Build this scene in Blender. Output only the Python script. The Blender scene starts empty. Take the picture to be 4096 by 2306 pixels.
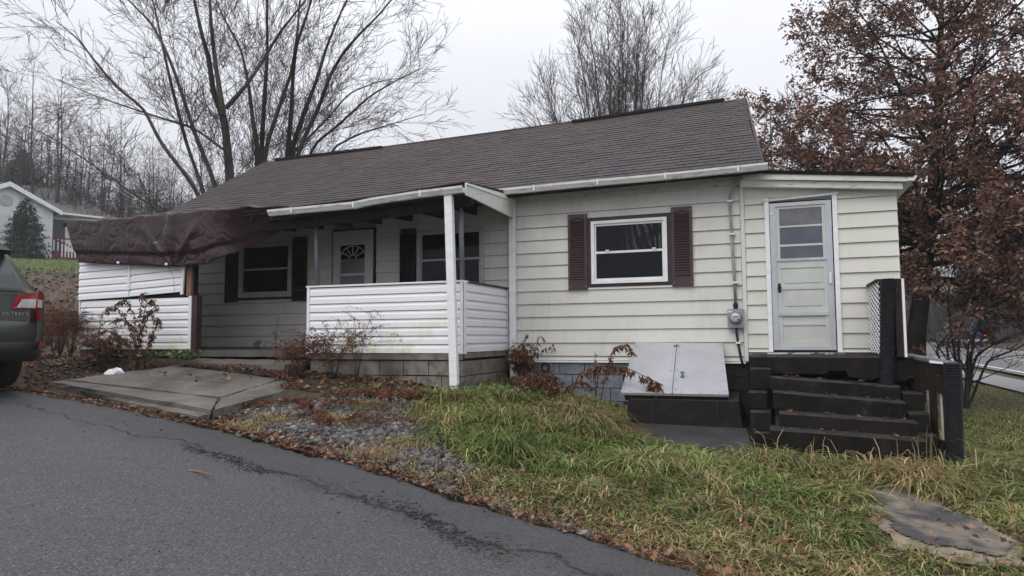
import bpy, math, random
import numpy as np
from mathutils import Vector, Matrix

rng = np.random.default_rng(7)
random.seed(7)
scene = bpy.context.scene
col = scene.collection
PI = math.pi

# ------------------------------------------------------------------ camera
CAM = np.array([3.904, -10.565, 1.257])
FPX = 2814.2                       # focal length in pixels of the 4096 wide photograph
YAW, PITCH, ROLL = [math.radians(a) for a in (-20.68, 4.03, -0.38)]
def cam_basis():
    cy, sy, cp, sp = math.cos(YAW), math.sin(YAW), math.cos(PITCH), math.sin(PITCH)
    f = np.array([sy*cp, cy*cp, sp]); r0 = np.array([cy, -sy, 0.0]); u0 = np.cross(r0, f)
    cr, sr = math.cos(ROLL), math.sin(ROLL)
    return cr*r0 + sr*u0, -sr*r0 + cr*u0, f
CR, CU, CF = cam_basis()
cd = bpy.data.cameras.new('camera'); cam = bpy.data.objects.new('camera', cd); col.objects.link(cam)
cd.sensor_width = 36.0; cd.lens = 36.0*FPX/4096.0; cd.clip_start = 0.1; cd.clip_end = 3000
cam.matrix_world = Matrix(((CR[0], CU[0], -CF[0], CAM[0]), (CR[1], CU[1], -CF[1], CAM[1]), (CR[2], CU[2], -CF[2], CAM[2]), (0, 0, 0, 1)))
scene.camera = cam
def at(x, y, d):
    """world point seen at photograph pixel x, y, d metres in front of the camera"""
    return CAM + d*(CF + CR*(x-2048)/FPX - CU*(y-1153)/FPX)

# ------------------------------------------------------------------ sky, sun, exposure
SUN_EL, SUN_AZ = math.radians(52), math.radians(200)   # behind the camera, veiled by cloud
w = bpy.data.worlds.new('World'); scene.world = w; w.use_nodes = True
nt = w.node_tree; nt.nodes.clear()
out = nt.nodes.new('ShaderNodeOutputWorld'); bg = nt.nodes.new('ShaderNodeBackground')
sky = nt.nodes.new('ShaderNodeTexSky'); sky.sky_type = 'NISHITA'; sky.sun_disc = False
sky.sun_elevation = SUN_EL; sky.sun_rotation = SUN_AZ; sky.air_density = 1.0; sky.dust_density = 4.0
tc = nt.nodes.new('ShaderNodeTexCoord'); sep = nt.nodes.new('ShaderNodeSeparateXYZ')
nt.links.new(tc.outputs['Generated'], sep.inputs[0])
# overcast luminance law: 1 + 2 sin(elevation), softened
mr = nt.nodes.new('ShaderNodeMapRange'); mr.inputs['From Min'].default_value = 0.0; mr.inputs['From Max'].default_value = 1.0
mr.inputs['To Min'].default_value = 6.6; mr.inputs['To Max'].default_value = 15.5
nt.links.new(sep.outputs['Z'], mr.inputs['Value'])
nz = nt.nodes.new('ShaderNodeTexNoise'); nz.inputs['Scale'].default_value = 2.2; nz.inputs['Detail'].default_value = 4.0
mp = nt.nodes.new('ShaderNodeMapping'); mp.inputs['Scale'].default_value = (1, 1, 2.6)
nt.links.new(tc.outputs['Generated'], mp.inputs['Vector']); nt.links.new(mp.outputs['Vector'], nz.inputs['Vector'])
mr2 = nt.nodes.new('ShaderNodeMapRange'); mr2.inputs['From Min'].default_value = 0.3; mr2.inputs['From Max'].default_value = 0.7
mr2.inputs['To Min'].default_value = 0.93; mr2.inputs['To Max'].default_value = 1.05
nt.links.new(nz.outputs['Fac'], mr2.inputs['Value'])
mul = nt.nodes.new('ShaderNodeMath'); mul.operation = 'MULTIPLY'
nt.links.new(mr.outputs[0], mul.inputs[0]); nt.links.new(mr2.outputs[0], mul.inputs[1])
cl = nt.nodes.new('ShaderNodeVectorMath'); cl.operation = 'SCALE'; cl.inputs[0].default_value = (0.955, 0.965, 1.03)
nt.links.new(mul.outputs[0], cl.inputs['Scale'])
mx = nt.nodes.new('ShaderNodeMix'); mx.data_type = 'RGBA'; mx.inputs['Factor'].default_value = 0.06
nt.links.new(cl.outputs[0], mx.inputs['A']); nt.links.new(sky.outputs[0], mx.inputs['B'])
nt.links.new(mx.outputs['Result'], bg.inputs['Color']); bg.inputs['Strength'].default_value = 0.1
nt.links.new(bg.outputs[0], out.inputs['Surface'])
sd = bpy.data.lights.new('sun', 'SUN'); sd.energy = 1.3; sd.angle = math.radians(50); sd.color = (1.0, 0.96, 0.90)
so = bpy.data.objects.new('sun', sd); col.objects.link(so)
sv = Vector((math.sin(SUN_AZ)*math.cos(SUN_EL), math.cos(SUN_AZ)*math.cos(SUN_EL), math.sin(SUN_EL)))
so.rotation_euler = sv.to_track_quat('Z', 'Y').to_euler(); so.location = (0, -20, 30)
vs = scene.view_settings; vs.view_transform = 'Standard'; vs.look = 'None'; vs.exposure = 0.14; vs.gamma = 1.0; vs.use_curve_mapping = False
scene.render.engine = 'CYCLES'; scene.cycles.max_bounces = 6; scene.cycles.diffuse_bounces = 3
scene.cycles.transparent_max_bounces = 8
try: scene.cycles.use_denoising = True
except Exception: pass

# ------------------------------------------------------------------ helpers
class MB:
    """collects geometry for ONE mesh object"""
    def __init__(s): s.v = []; s.f = []; s.n = 0
    def add(s, vs, fs):
        vs = np.asarray(vs, float).reshape(-1, 3); s.v.append(vs)
        s.f.extend([tuple(i+s.n for i in f) for f in fs]); s.n += len(vs); return s
    def box(s, x0, x1, y0, y1, z0, z1):
        v = [(x, y, z) for z in (z0, z1) for y in (y0, y1) for x in (x0, x1)]
        return s.add(v, [(0,2,3,1),(4,5,7,6),(0,1,5,4),(2,6,7,3),(0,4,6,2),(1,3,7,5)])
    def hexa(s, p):      # 8 points: bottom ring of 4, top ring of 4 (counter-clockwise from above)
        return s.add(p, [(3,2,1,0),(4,5,6,7),(0,1,5,4),(1,2,6,5),(2,3,7,6),(3,0,4,7)])
    def prism(s, poly, axis_vec):     # planar polygon extruded along a vector
        p = np.asarray(poly, float); a = np.asarray(axis_vec, float); n = len(p)
        return s.add(np.vstack([p, p+a]), [tuple(range(n))[::-1], tuple(range(n, 2*n))] + [(i, (i+1) % n, n+(i+1) % n, n+i) for i in range(n)])
    def beam(s, a, b, wx, wz, up=(0, 0, 1)):
        a = np.asarray(a, float); b = np.asarray(b, float); d = b-a; d /= np.linalg.norm(d)
        upv = np.asarray(up, float); sd = np.cross(d, upv); sd /= np.linalg.norm(sd); u = np.cross(sd, d)
        q = [(-1,-1),(1,-1),(1,1),(-1,1)]
        return s.prism([a+sd*wx/2*i+u*wz/2*j for i, j in q], b-a)
    def tube(s, pts, rad, k=6, cap=True):
        P = np.asarray(pts, float); n = len(P); rad = np.broadcast_to(np.asarray(rad, float), (n,))
        T = np.gradient(P, axis=0); T /= (np.linalg.norm(T, axis=1, keepdims=True)+1e-9)
        ref = np.array([0.0, 0, 1]) if abs(T[:, 2]).mean() < 0.9 else np.array([1.0, 0, 0])
        A = np.cross(T, ref); A /= (np.linalg.norm(A, axis=1, keepdims=True)+1e-9); B = np.cross(T, A)
        an = np.arange(k)*2*PI/k
        V = P[:, None]+rad[:, None, None]*(np.cos(an)[None, :, None]*A[:, None]+np.sin(an)[None, :, None]*B[:, None])
        fs = [(i*k+j, i*k+(j+1) % k, (i+1)*k+(j+1) % k, (i+1)*k+j) for i in range(n-1) for j in range(k)]
        if cap: fs += [tuple(range(k))[::-1], tuple(range((n-1)*k, n*k))]
        return s.add(V.reshape(-1, 3), fs)
    def lathe(s, prof, c, k=16, axis=2):
        an = np.arange(k)*2*PI/k; V = []
        for r, h in prof:
            for a in an:
                q = [r*math.cos(a), r*math.sin(a), h]
                if axis == 1: q = [r*math.cos(a), h, r*math.sin(a)]
                if axis == 0: q = [h, r*math.cos(a), r*math.sin(a)]
                V.append((c[0]+q[0], c[1]+q[1], c[2]+q[2]))
        m = len(prof)
        return s.add(V, [(i*k+j, i*k+(j+1) % k, (i+1)*k+(j+1) % k, (i+1)*k+j) for i in range(m-1) for j in range(k)] + [tuple(range(k))[::-1], tuple(range((m-1)*k, m*k))])
    def mesh(s, name, m=None, smooth=False):
        me = bpy.data.meshes.new(name)
        me.from_pydata(np.vstack(s.v).tolist() if s.v else [], [], s.f)
        if m: me.materials.append(m)
        if smooth: me.polygons.foreach_set('use_smooth', [True]*len(me.polygons))
        me.update(); return me
    def build(s, name, m=None, parent=None, smooth=False, kind=None, label=None):
        o = bpy.data.objects.new(name, s.mesh(name, m, smooth)); col.objects.link(o)
        if parent is not None: o.parent = parent; o.matrix_parent_inverse = pinv(parent)
        if kind: o['kind'] = kind
        if label: o['label'] = label
        return o
def world_mat(o):
    m = o.matrix_basis.copy()
    if o.parent is not None: m = world_mat(o.parent) @ o.matrix_parent_inverse @ m
    return m
def pinv(parent): return world_mat(parent).inverted()
def tag(o, label, cat, group=None):
    o['label'] = label; o['category'] = cat
    if group: o['group'] = group
    return o
def thing(name, loc, label, cat, group=None, rz=0.0):
    o = bpy.data.objects.new(name, None); col.objects.link(o); o.location = loc; o.rotation_euler = (0, 0, rz)
    o.empty_display_size = 0.2
    return tag(o, label, cat, group)
def struct(o): o['kind'] = 'structure'; return o
def place(name, me, mat4, parent):        # a copy that shares mesh data
    o = bpy.data.objects.new(name, me); col.objects.link(o); o.parent = parent; o.matrix_parent_inverse = pinv(parent)
    o.matrix_basis = mat4; return o
def fast_mesh(name, V, F, m, colors=None, k=3, smooth=False):
    """V (n,3), F (m,k) arrays -> mesh without python loops"""
    V = np.asarray(V, np.float32); F = np.asarray(F, np.int32)
    me = bpy.data.meshes.new(name); me.vertices.add(len(V)); me.vertices.foreach_set('co', V.ravel())
    me.loops.add(F.size); me.loops.foreach_set('vertex_index', F.ravel())
    me.polygons.add(len(F)); me.polygons.foreach_set('loop_start', np.arange(0, F.size, k, dtype=np.int32))
    if smooth: me.polygons.foreach_set('use_smooth', np.ones(len(F), bool))
    if colors is not None:
        a = me.color_attributes.new('Col', 'FLOAT_COLOR', 'POINT')
        c = np.ones((len(V), 4), np.float32); c[:, :3] = colors; a.data.foreach_set('color', c.ravel())
    me.materials.append(m); me.update(calc_edges=True); me.validate(); return me
def obj(name, me, parent=None, kind=None):
    o = bpy.data.objects.new(name, me); col.objects.link(o)
    if parent is not None: o.parent = parent; o.matrix_parent_inverse = pinv(parent)
    if kind: o['kind'] = kind
    return o

# ------------------------------------------------------------------ materials
def lin(r, g, b):
    return tuple(((c/255)/12.92 if c/255 <= 0.04045 else ((c/255+0.055)/1.055)**2.4) for c in (r, g, b))
MATS = {}
class Nodes:
    def __init__(s, name):
        s.m = bpy.data.materials.new(name); s.m.use_nodes = True; s.t = s.m.node_tree; s.t.nodes.clear()
        s.o = s.n('OutputMaterial'); s.b = s.n('BsdfPrincipled'); s.l(s.b.outputs[0], s.o.inputs['Surface'])
        s.tc = s.n('TexCoord'); MATS[name] = s.m
    def n(s, t): return s.t.nodes.new('ShaderNode'+t)
    def l(s, a, b): s.t.links.new(a, b)
    def noise(s, sc, det=4, rough=0.55, stretch=None, vec=None):
        q = s.n('TexNoise'); q.inputs['Scale'].default_value = sc; q.inputs['Detail'].default_value = det; q.inputs['Roughness'].default_value = rough
        v = vec or s.tc.outputs['Object']
        if stretch:
            mp = s.n('Mapping'); mp.inputs['Scale'].default_value = stretch; s.l(v, mp.inputs['Vector']); v = mp.outputs[0]
        s.l(v, q.inputs['Vector']); return q.outputs['Fac']
    def ramp(s, fac, stops):
        r = s.n('ValToRGB'); e = r.color_ramp.elements
        while len(e) < len(stops): e.new(0.5)
        for i, (p, c) in enumerate(stops):
            e[i].position = p; e[i].color = (*c, 1) if len(c) == 3 else c
        s.l(fac, r.inputs['Fac']); return r.outputs['Color']
    def mix(s, fac, a, b, mode='MIX'):
        q = s.n('Mix'); q.data_type = 'RGBA'; q.blend_type = mode
        for sock, val in ((q.inputs['Factor'], fac), (q.inputs['A'], a), (q.inputs['B'], b)):
            if hasattr(val, 'is_linked') or hasattr(val, 'links'): s.l(val, sock)
            elif isinstance(val, (int, float)): sock.default_value = val
            else: sock.default_value = (*val, 1)
        return q.outputs['Result']
    def math(s, op, a, b=None, c=None):
        q = s.n('Math'); q.operation = op
        for i, v in enumerate((a, b, c)):
            if v is None: continue
            if isinstance(v, (int, float)): q.inputs[i].default_value = v
            else: s.l(v, q.inputs[i])
        return q.outputs[0]
    def maprange(s, v, a, b, c=0.0, d=1.0):
        q = s.n('MapRange'); q.inputs[1].default_value = a; q.inputs[2].default_value = b; q.inputs[3].default_value = c; q.inputs[4].default_value = d
        s.l(v, q.inputs[0]); return q.outputs[0]
    def bump(s, h, strength=0.3, dist=0.01):
        q = s.n('Bump'); q.inputs['Strength'].default_value = strength; q.inputs['Distance'].default_value = dist
        s.l(h, q.inputs['Height']); s.l(q.outputs[0], s.b.inputs['Normal']); return q
    def base(s, c, rough=0.6, metal=0.0, spec=0.5):
        if hasattr(c, 'links'): s.l(c, s.b.inputs['Base Color'])
        else: s.b.inputs['Base Color'].default_value = (*c, 1)
        if hasattr(rough, 'links'): s.l(rough, s.b.inputs['Roughness'])
        else: s.b.inputs['Roughness'].default_value = rough
        s.b.inputs['Metallic'].default_value = metal; s.b.inputs['Specular IOR Level'].default_value = spec
        return s
def plain(name, c1, c2=None, sc=6.0, rough=0.6, bump=0.0, bsc=40, metal=0.0, stretch=None, lo=0.35, hi=0.65, spec=0.5, dist=0.004):
    k = Nodes(name)
    if c2 is None: k.base(c1, rough, metal, spec)
    else: k.base(k.ramp(k.noise(sc, 5, 0.6, stretch), [(lo, c1), (hi, c2)]), rough, metal, spec)
    if bump: k.bump(k.noise(bsc, 4, 0.6, stretch), bump, dist)
    return k.m
def rnd(k):        # a number for each piece: object random plus island random
    oi = k.n('ObjectInfo'); g = k.n('NewGeometry')
    return k.math('FRACT', k.math('ADD', oi.outputs['Random'], g.outputs['Random Per Island']))

def siding_mat(name, c, dirt, stain_scale=1.2):
    k = Nodes(name)
    a = k.noise(stain_scale, 6, 0.6, (1, 1, 0.6)); b = k.noise(9, 5, 0.7, (1.0, 1, 0.18)); g = rnd(k)
    d = k.math('MULTIPLY', k.maprange(a, 0.45, 0.75), k.maprange(b, 0.38, 0.75))
    base = k.mix(g, tuple(x*0.96 for x in c), tuple(min(1, x*1.03) for x in c))
    sp = k.maprange(k.noise(55, 3, 0.8), 0.68, 0.78, 0, 0.35)
    cc = k.mix(k.math('MULTIPLY', d, 0.75), base, dirt)
    cc = k.mix(sp, cc, tuple(x*0.55 for x in dirt))
    k.base(cc, 0.55); k.bump(k.noise(30, 3, 0.5, (0.4, 1, 1)), 0.08, 0.004); return k.m
M_SIDING = siding_mat('siding_main', (0.61, 0.605, 0.57), (0.285, 0.28, 0.225))
M_SIDING2 = siding_mat('siding_annex', (0.625, 0.62, 0.565), (0.38, 0.375, 0.29))
def vinyl():
    k = Nodes('vinyl_white')
    p = k.n('SeparateXYZ'); k.l(k.tc.outputs['Object'], p.inputs[0])
    n = k.noise(2.2, 5, 0.6); n2 = k.noise(14, 4, 0.7, (1, 1, 0.3))
    # algae grows on the lowest strips, in patches
    h = k.maprange(p.outputs['Z'], 1.05, 1.75, 1.0, 0.0)
    alg = k.math('MULTIPLY', k.math('MULTIPLY', h, k.maprange(n, 0.50, 0.62)), k.maprange(n2, 0.3, 0.6, 0.45, 1.0))
    c = k.mix(k.math('MULTIPLY', alg, 0.75), (0.78, 0.79, 0.82), (0.53, 0.55, 0.24))
    c = k.mix(k.maprange(k.noise(20, 4, 0.7, (0.6, 1, 2)), 0.62, 0.8, 0, 0.35), c, (0.45, 0.46, 0.42))
    k.base(c, 0.42); return k.m
M_VINYL = vinyl()
M_WHITE = plain('white_metal', (0.80, 0.81, 0.83), (0.66, 0.67, 0.66), 5, 0.4, stretch=(1, 1, 3), lo=0.45, hi=0.8)
M_GUTTER = plain('gutter_metal', (0.76, 0.77, 0.76), (0.30, 0.31, 0.25), 4, 0.45, stretch=(1.5, 1, 6), lo=0.50, hi=0.78)
M_PEEL = plain('peeling_paint', (0.64, 0.66, 0.60), (0.40, 0.40, 0.35), 16, 0.7, 0.6, 24, stretch=(0.35, 1, 2.2), lo=0.56, hi=0.66, dist=0.01)
M_SILL = plain('rotten_sill', (0.62, 0.60, 0.55), (0.10, 0.05, 0.035), 11, 0.8, 0.8, 30, stretch=(0.5, 1, 3), lo=0.5, hi=0.58, dist=0.012)
M_BROWN = plain('brown_shutter', (0.052, 0.024, 0.026), (0.036, 0.018, 0.020), 8, 0.45)
M_BLACKSH = plain('dark_shutter', (0.020, 0.014, 0.017), (0.014, 0.010, 0.013), 8, 0.6, spec=0.2)
M_BTRIM = plain('brown_trim', (0.040, 0.018, 0.019), (0.026, 0.014, 0.014), 12, 0.6, 0.3, 40)
M_FRAME = plain('window_vinyl', (0.80, 0.81, 0.83), (0.70, 0.71, 0.73), 6, 0.4)
M_OLDFRAME = plain('old_window_frame', (0.46, 0.47, 0.48), (0.36, 0.37, 0.38), 8, 0.5)
def glass_mat(name, c, swirl=False):
    k = Nodes(name); cc = c
    if swirl:
        d = k.noise(2.4, 2, 0.5); v = k.n('TexWave'); v.inputs['Scale'].default_value = 3.2; v.inputs['Distortion'].default_value = 9.0
        v.inputs['Detail'].default_value = 2.0; v.inputs['Detail Scale'].default_value = 0.9; k.l(k.tc.outputs['Object'], v.inputs['Vector'])
        p = k.n('SeparateXYZ'); k.l(k.tc.outputs['Object'], p.inputs[0])
        f = k.math('MULTIPLY', k.maprange(v.outputs['Fac'], 0.45, 1.0, 0.0, 0.26), k.math('MULTIPLY', k.maprange(p.outputs['X'], 1.70, 2.0), k.maprange(k.noise(2.6, 3, 0.6), 0.38, 0.55)))
        cc = k.mix(f, c, (0.30, 0.32, 0.34))
    k.base(cc, 0.06, 0.0, 0.16); k.bump(k.noise(3, 2, 0.5), 0.03, 0.02); return k.m
M_GLASS = glass_mat('window_glass', (0.006, 0.008, 0.011)); M_SWIRL = glass_mat('streaked_glass', (0.006, 0.008, 0.010), True)
M_BLIND = plain('closed_blind', (0.17, 0.18, 0.18), (0.14, 0.15, 0.15), 10, 0.3)
M_DOORPANE = plain('covered_door_pane', (0.15, 0.15, 0.17), (0.10, 0.11, 0.13), 3, 0.35, 0.15, 14, lo=0.4, hi=0.6)
M_DOORPANE2 = plain('blue_door_pane', (0.10, 0.115, 0.15), (0.075, 0.085, 0.12), 4, 0.3, 0.25, 10)
M_DOOR = plain('old_door_paint', (0.53, 0.555, 0.525), (0.46, 0.485, 0.455), 3, 0.5, 0.15, 30, lo=0.35, hi=0.7)
M_ALU = plain('mill_aluminium', (0.52, 0.54, 0.58), (0.42, 0.44, 0.47), 7, 0.38, metal=0.25, stretch=(1, 1, 0.3))
M_BULK = plain('bulkhead_steel', (0.41, 0.42, 0.45), (0.31, 0.315, 0.335), 2.2, 0.45, 0.22, 3.5, lo=0.3, hi=0.8, dist=0.02)
M_DARK = plain('dark_metal', (0.016, 0.016, 0.017), None, rough=0.6, spec=0.2)
M_PIPE = plain('black_corrugated_plastic', (0.010, 0.011, 0.014), (0.016, 0.017, 0.020), 12, 0.5, spec=0.22)
M_GREYPOST = plain('grey_metal_post', (0.16, 0.18, 0.21), (0.10, 0.11, 0.13), 9, 0.5)
M_WOOD = plain('weathered_brown_wood', (0.036, 0.022, 0.017), (0.016, 0.012, 0.010), 7, 0.75, 0.4, 30, stretch=(3, 3, 0.4), spec=0.15)
M_RAWWOOD = plain('raw_stud_wood', (0.24, 0.125, 0.072), (0.15, 0.08, 0.05), 7, 0.75, 0.3, 30, stretch=(3, 3, 0.4))
M_RAFTER = plain('porch_rafter_wood', (0.036, 0.030, 0.025), (0.018, 0.016, 0.014), 5, 0.8, spec=0.1)
M_METER = plain('meter_grey', (0.27, 0.29, 0.32), (0.23, 0.25, 0.28), 6, 0.45)
M_CONDUIT = plain('conduit_grey', (0.33, 0.34, 0.35), (0.22, 0.22, 0.22), 9, 0.55)
M_CABLE = plain('black_cable', (0.012, 0.012, 0.013), None, rough=0.5)
def concrete_dark():
    k = Nodes('soot_dark_concrete')
    n = k.noise(5, 7, 0.65); n2 = k.noise(2.2, 4, 0.6); g = rnd(k)
    c = k.ramp(n, [(0.32, (0.006, 0.006, 0.006)), (0.55, (0.013, 0.012, 0.011)), (0.78, (0.034, 0.031, 0.027))])
    c = k.mix(k.math('MULTIPLY', k.maprange(n2, 0.62, 0.72, 0, .7), k.maprange(n, 0.46, 0.66)), c, (0.10, 0.093, 0.06))
    c = k.mix(k.math('MULTIPLY', g, 0.30), c, (0.024, 0.020, 0.018))
    gn = k.n('NewGeometry'); sx = k.n('SeparateXYZ'); k.l(gn.outputs['Normal'], sx.inputs[0])      # upward faces are mixed paler than risers, in patches
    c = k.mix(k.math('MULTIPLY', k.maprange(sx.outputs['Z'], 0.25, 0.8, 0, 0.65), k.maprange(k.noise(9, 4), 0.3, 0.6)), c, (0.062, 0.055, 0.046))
    k.base(c, 0.8, 0, 0.12); k.bump(k.noise(24, 6, 0.7), 0.5, 0.012); return k.m
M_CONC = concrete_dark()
M_BLOCKG = plain('grey_painted_block', (0.21, 0.235, 0.275), (0.13, 0.145, 0.17), 7, 0.7, 0.9, 17, dist=0.012)
M_BLOCKD = plain('dark_painted_block', (0.020, 0.020, 0.023), (0.035, 0.034, 0.034), 8, 0.7, 0.9, 17, dist=0.012, spec=0.15)
def block_tan():
    k = Nodes('stained_block'); g = rnd(k); n = k.noise(6, 6, 0.65); n2 = k.noise(1.1, 3)
    c = k.mix(g, (0.17, 0.15, 0.125), (0.235, 0.215, 0.19))
    c = k.mix(k.maprange(n, 0.46, 0.72), c, (0.050, 0.043, 0.037)); c = k.mix(k.maprange(n2, 0.52, 0.66, 0, 0.6), c, (0.045, 0.04, 0.035))
    k.base(c, 0.85); k.bump(k.noise(45, 5, 0.7), 0.5, 0.008); return k.m
M_BLOCK = block_tan()
def slab_mat():
    k = Nodes('old_slab_concrete'); n = k.noise(1.3, 6, 0.6); n2 = k.noise(11, 6, 0.7)
    c = k.ramp(n, [(0.36, (0.066, 0.060, 0.051)), (0.52, (0.122, 0.112, 0.096)), (0.68, (0.170, 0.160, 0.141))])
    c = k.mix(k.maprange(n2, 0.5, 0.75, 0, 0.6), c, (0.06, 0.055, 0.048))
    k.base(c, 0.55); k.bump(k.noise(50, 6, 0.7), 0.35, 0.006); return k.m
M_SLAB = slab_mat()
M_WETCONC = plain('wet_dark_slab', (0.030, 0.031, 0.033), (0.055, 0.055, 0.056), 3, 0.5, 0.3, 40, lo=0.35, hi=0.75, spec=0.25)
M_PORCHSLAB = plain('porch_slab', (0.060, 0.054, 0.047), (0.105, 0.095, 0.083), 3, 0.6, 0.3, 40)
def shingle_mat():
    k = Nodes('asphalt_shingle'); g = rnd(k)
    n = k.noise(0.55, 4, 0.55, (1, 1, 1)); n2 = k.noise(1.7, 4, 0.6); gr = k.noise(160, 2, 0.8)
    p = k.n('NewGeometry')
    pn = k.n('TexNoise'); pn.inputs['Scale'].default_value = 0.5; pn.inputs['Detail'].default_value = 5; k.l(p.outputs['Position'], pn.inputs['Vector'])
    pn2 = k.n('TexNoise'); pn2.inputs['Scale'].default_value = 2.4; pn2.inputs['Detail'].default_value = 4; k.l(p.outputs['Position'], pn2.inputs['Vector'])
    c = k.mix(g, (0.040, 0.033, 0.033), (0.064, 0.049, 0.045))
    c = k.mix(k.maprange(pn.outputs['Fac'], 0.50, 0.66, 0, 0.75), c, (0.076, 0.047, 0.041))
    c = k.mix(k.maprange(pn2.outputs['Fac'], 0.46, 0.64, 0, 0.8), c, (0.037, 0.036, 0.042))
    c = k.mix(k.maprange(gr, 0.5, 0.72, 0, 0.35), c, (0.10, 0.086, 0.082))
    k.base(c, 0.66, 0, 0.28); k.bump(gr, 0.35, 0.004); return k.m
M_SHINGLE = shingle_mat()
M_TAR = plain('dark_roof_edge', (0.014, 0.011, 0.012), (0.024, 0.019, 0.019), 6, 0.75, spec=0.15)
def tarp_mat():
    k = Nodes('brown_tarp'); n = k.noise(3.2, 5, 0.6)
    c = k.ramp(n, [(0.3, (0.022, 0.010, 0.011)), (0.7, (0.036, 0.017, 0.018))])
    k.base(c, 0.27, 0, 0.5)
    nn = k.n('TexNoise'); nn.inputs['Scale'].default_value = 2.5; k.l(k.tc.outputs['Object'], nn.inputs['Vector'])
    va = k.n('VectorMath'); va.operation = 'ADD'; k.l(k.tc.outputs['Object'], va.inputs[0]); k.l(nn.outputs['Color'], va.inputs[1])
    hs = None
    for sc_, st_ in ((1.7, 1.0), (4.5, .30)):
        vo = k.n('TexVoronoi'); vo.feature = 'DISTANCE_TO_EDGE'; vo.inputs['Scale'].default_value = sc_; k.l(va.outputs[0], vo.inputs['Vector'])
        q = k.math('MULTIPLY', k.maprange(vo.outputs['Distance'], 0.0, 0.14), st_); hs = q if hs is None else k.math('ADD', hs, q)
    k.bump(hs, 0.20, 0.03); return k.m
M_TARP = tarp_mat()
def bark(name, a, b): return plain(name, a, b, 9, 0.85, 0.6, 26, stretch=(1, 1, 0.25), dist=0.015, spec=0.12)
M_BARK = bark('grey_bark', (0.042, 0.036, 0.034), (0.085, 0.074, 0.068))
M_BARKD = bark('dark_bark', (0.026, 0.021, 0.020), (0.052, 0.043, 0.040))
M_BARKR = bark('brush_bark', (0.034, 0.024, 0.022), (0.062, 0.046, 0.040))
def leaf_mat(name, stops, rough=0.6, trans=0.25):
    k = Nodes(name); g = k.n('NewGeometry'); c = k.ramp(g.outputs['Random Per Island'], stops); k.base(c, rough, 0, 0.15)
    tr = k.n('BsdfTranslucent'); k.l(c, tr.inputs['Color']); ms = k.n('MixShader'); ms.inputs[0].default_value = trans
    k.l(k.b.outputs[0], ms.inputs[1]); k.l(tr.outputs[0], ms.inputs[2]); k.l(ms.outputs[0], k.o.inputs['Surface']); return k.m
M_OAK = leaf_mat('brown_oak_leaf', [(0, (0.082, 0.043, 0.034)), (0.35, (0.162, 0.086, 0.062)), (0.75, (0.252, 0.143, 0.105)), (1, (0.38, 0.245, 0.19))])
M_LITTER = leaf_mat('fallen_leaf', [(0, (0.045, 0.022, 0.017)), (0.35, (0.115, 0.056, 0.036)), (0.7, (0.195, 0.105, 0.066)), (0.9, (0.30, 0.20, 0.14)), (1, (0.30, 0.13, 0.06))])
M_LITTERG = leaf_mat('grey_leaf_litter', [(0, (0.040, 0.028, 0.022)), (0.4, (0.085, 0.060, 0.046)), (0.8, (0.155, 0.115, 0.092)), (1, (0.25, 0.20, 0.17))])
M_WEED = leaf_mat('dry_weed', [(0, (0.060, 0.030, 0.022)), (0.5, (0.135, 0.066, 0.040)), (1, (0.24, 0.13, 0.075))])
M_RUST = leaf_mat('rust_fern', [(0, (0.080, 0.034, 0.022)), (0.5, (0.165, 0.070, 0.042)), (1, (0.24, 0.115, 0.068))])
M_GREENLF = leaf_mat('ground_ivy', [(0, (0.05, 0.09, 0.03)), (0.5, (0.11, 0.16, 0.06)), (1, (0.19, 0.24, 0.11))])
M_FIR = leaf_mat('evergreen_leaf', [(0, (0.012, 0.026, 0.018)), (0.6, (0.024, 0.048, 0.030)), (1, (0.06, 0.095, 0.075))])
def grass_mat():
    k = Nodes('grass_blade'); a = k.n('Attribute'); a.attribute_name = 'Col'
    k.base(a.outputs['Color'], 0.5, 0, 0.2)
    tr = k.n('BsdfTranslucent'); k.l(a.outputs['Color'], tr.inputs['Color']); ms = k.n('MixShader'); ms.inputs[0].default_value = 0.3
    k.l(k.b.outputs[0], ms.inputs[1]); k.l(tr.outputs[0], ms.inputs[2]); k.l(ms.outputs[0], k.o.inputs['Surface']); return k.m
M_GRASS = grass_mat()
M_GRAVEL = leaf_mat('slate_gravel', [(0, (0.036, 0.034, 0.033)), (0.5, (0.082, 0.078, 0.076)), (0.85, (0.145, 0.138, 0.132)), (1, (0.27, 0.235, 0.21))], 0.45, 0.0)

# ------------------------------------------------------------------ terrain
def sstep(t): t = np.clip(t, 0, 1); return t*t*(3-2*t)
ZRX = [-60, -25, -12, -5.6, -2.7, 0.5, 3.4, 8, 14, 60]; ZRZ = [1.6, 1.0, 0.76, 0.64, 0.40, 0.05, -0.32, -0.72, -1.05, -2.0]
ZHX = [-60, -12, -8, -5, -2.5, -0.2, 1.5, 2.5, 3.5, 5.5, 8, 14, 60]; ZHZ = [1.4, 1.05, 0.98, 0.93, 0.74, 0.58, 0.31, 0.03, -0.08, -0.10, -0.24, -0.34, -0.4]
def smooth_interp(x, xs, ys):
    x = np.asarray(x, float); acc = 0
    for o, wt in ((-0.9, 0.2), (-0.45, 0.2), (0, 0.2), (0.45, 0.2), (0.9, 0.2)): acc = acc + wt*np.interp(x+o, xs, ys)
    return acc
def zroad(x): return smooth_interp(x, ZRX, ZRZ)
YEX = [-60, -12, -8, -5.5, -2.6, 0.45, 1.9, 3.4, 8, 60]; YEY = [-3.9, -4.05, -4.12, -4.28, -4.40, -4.94, -5.30, -5.64, -6.9, -20]
def yedge(x): return smooth_interp(x, YEX, YEY)
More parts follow.
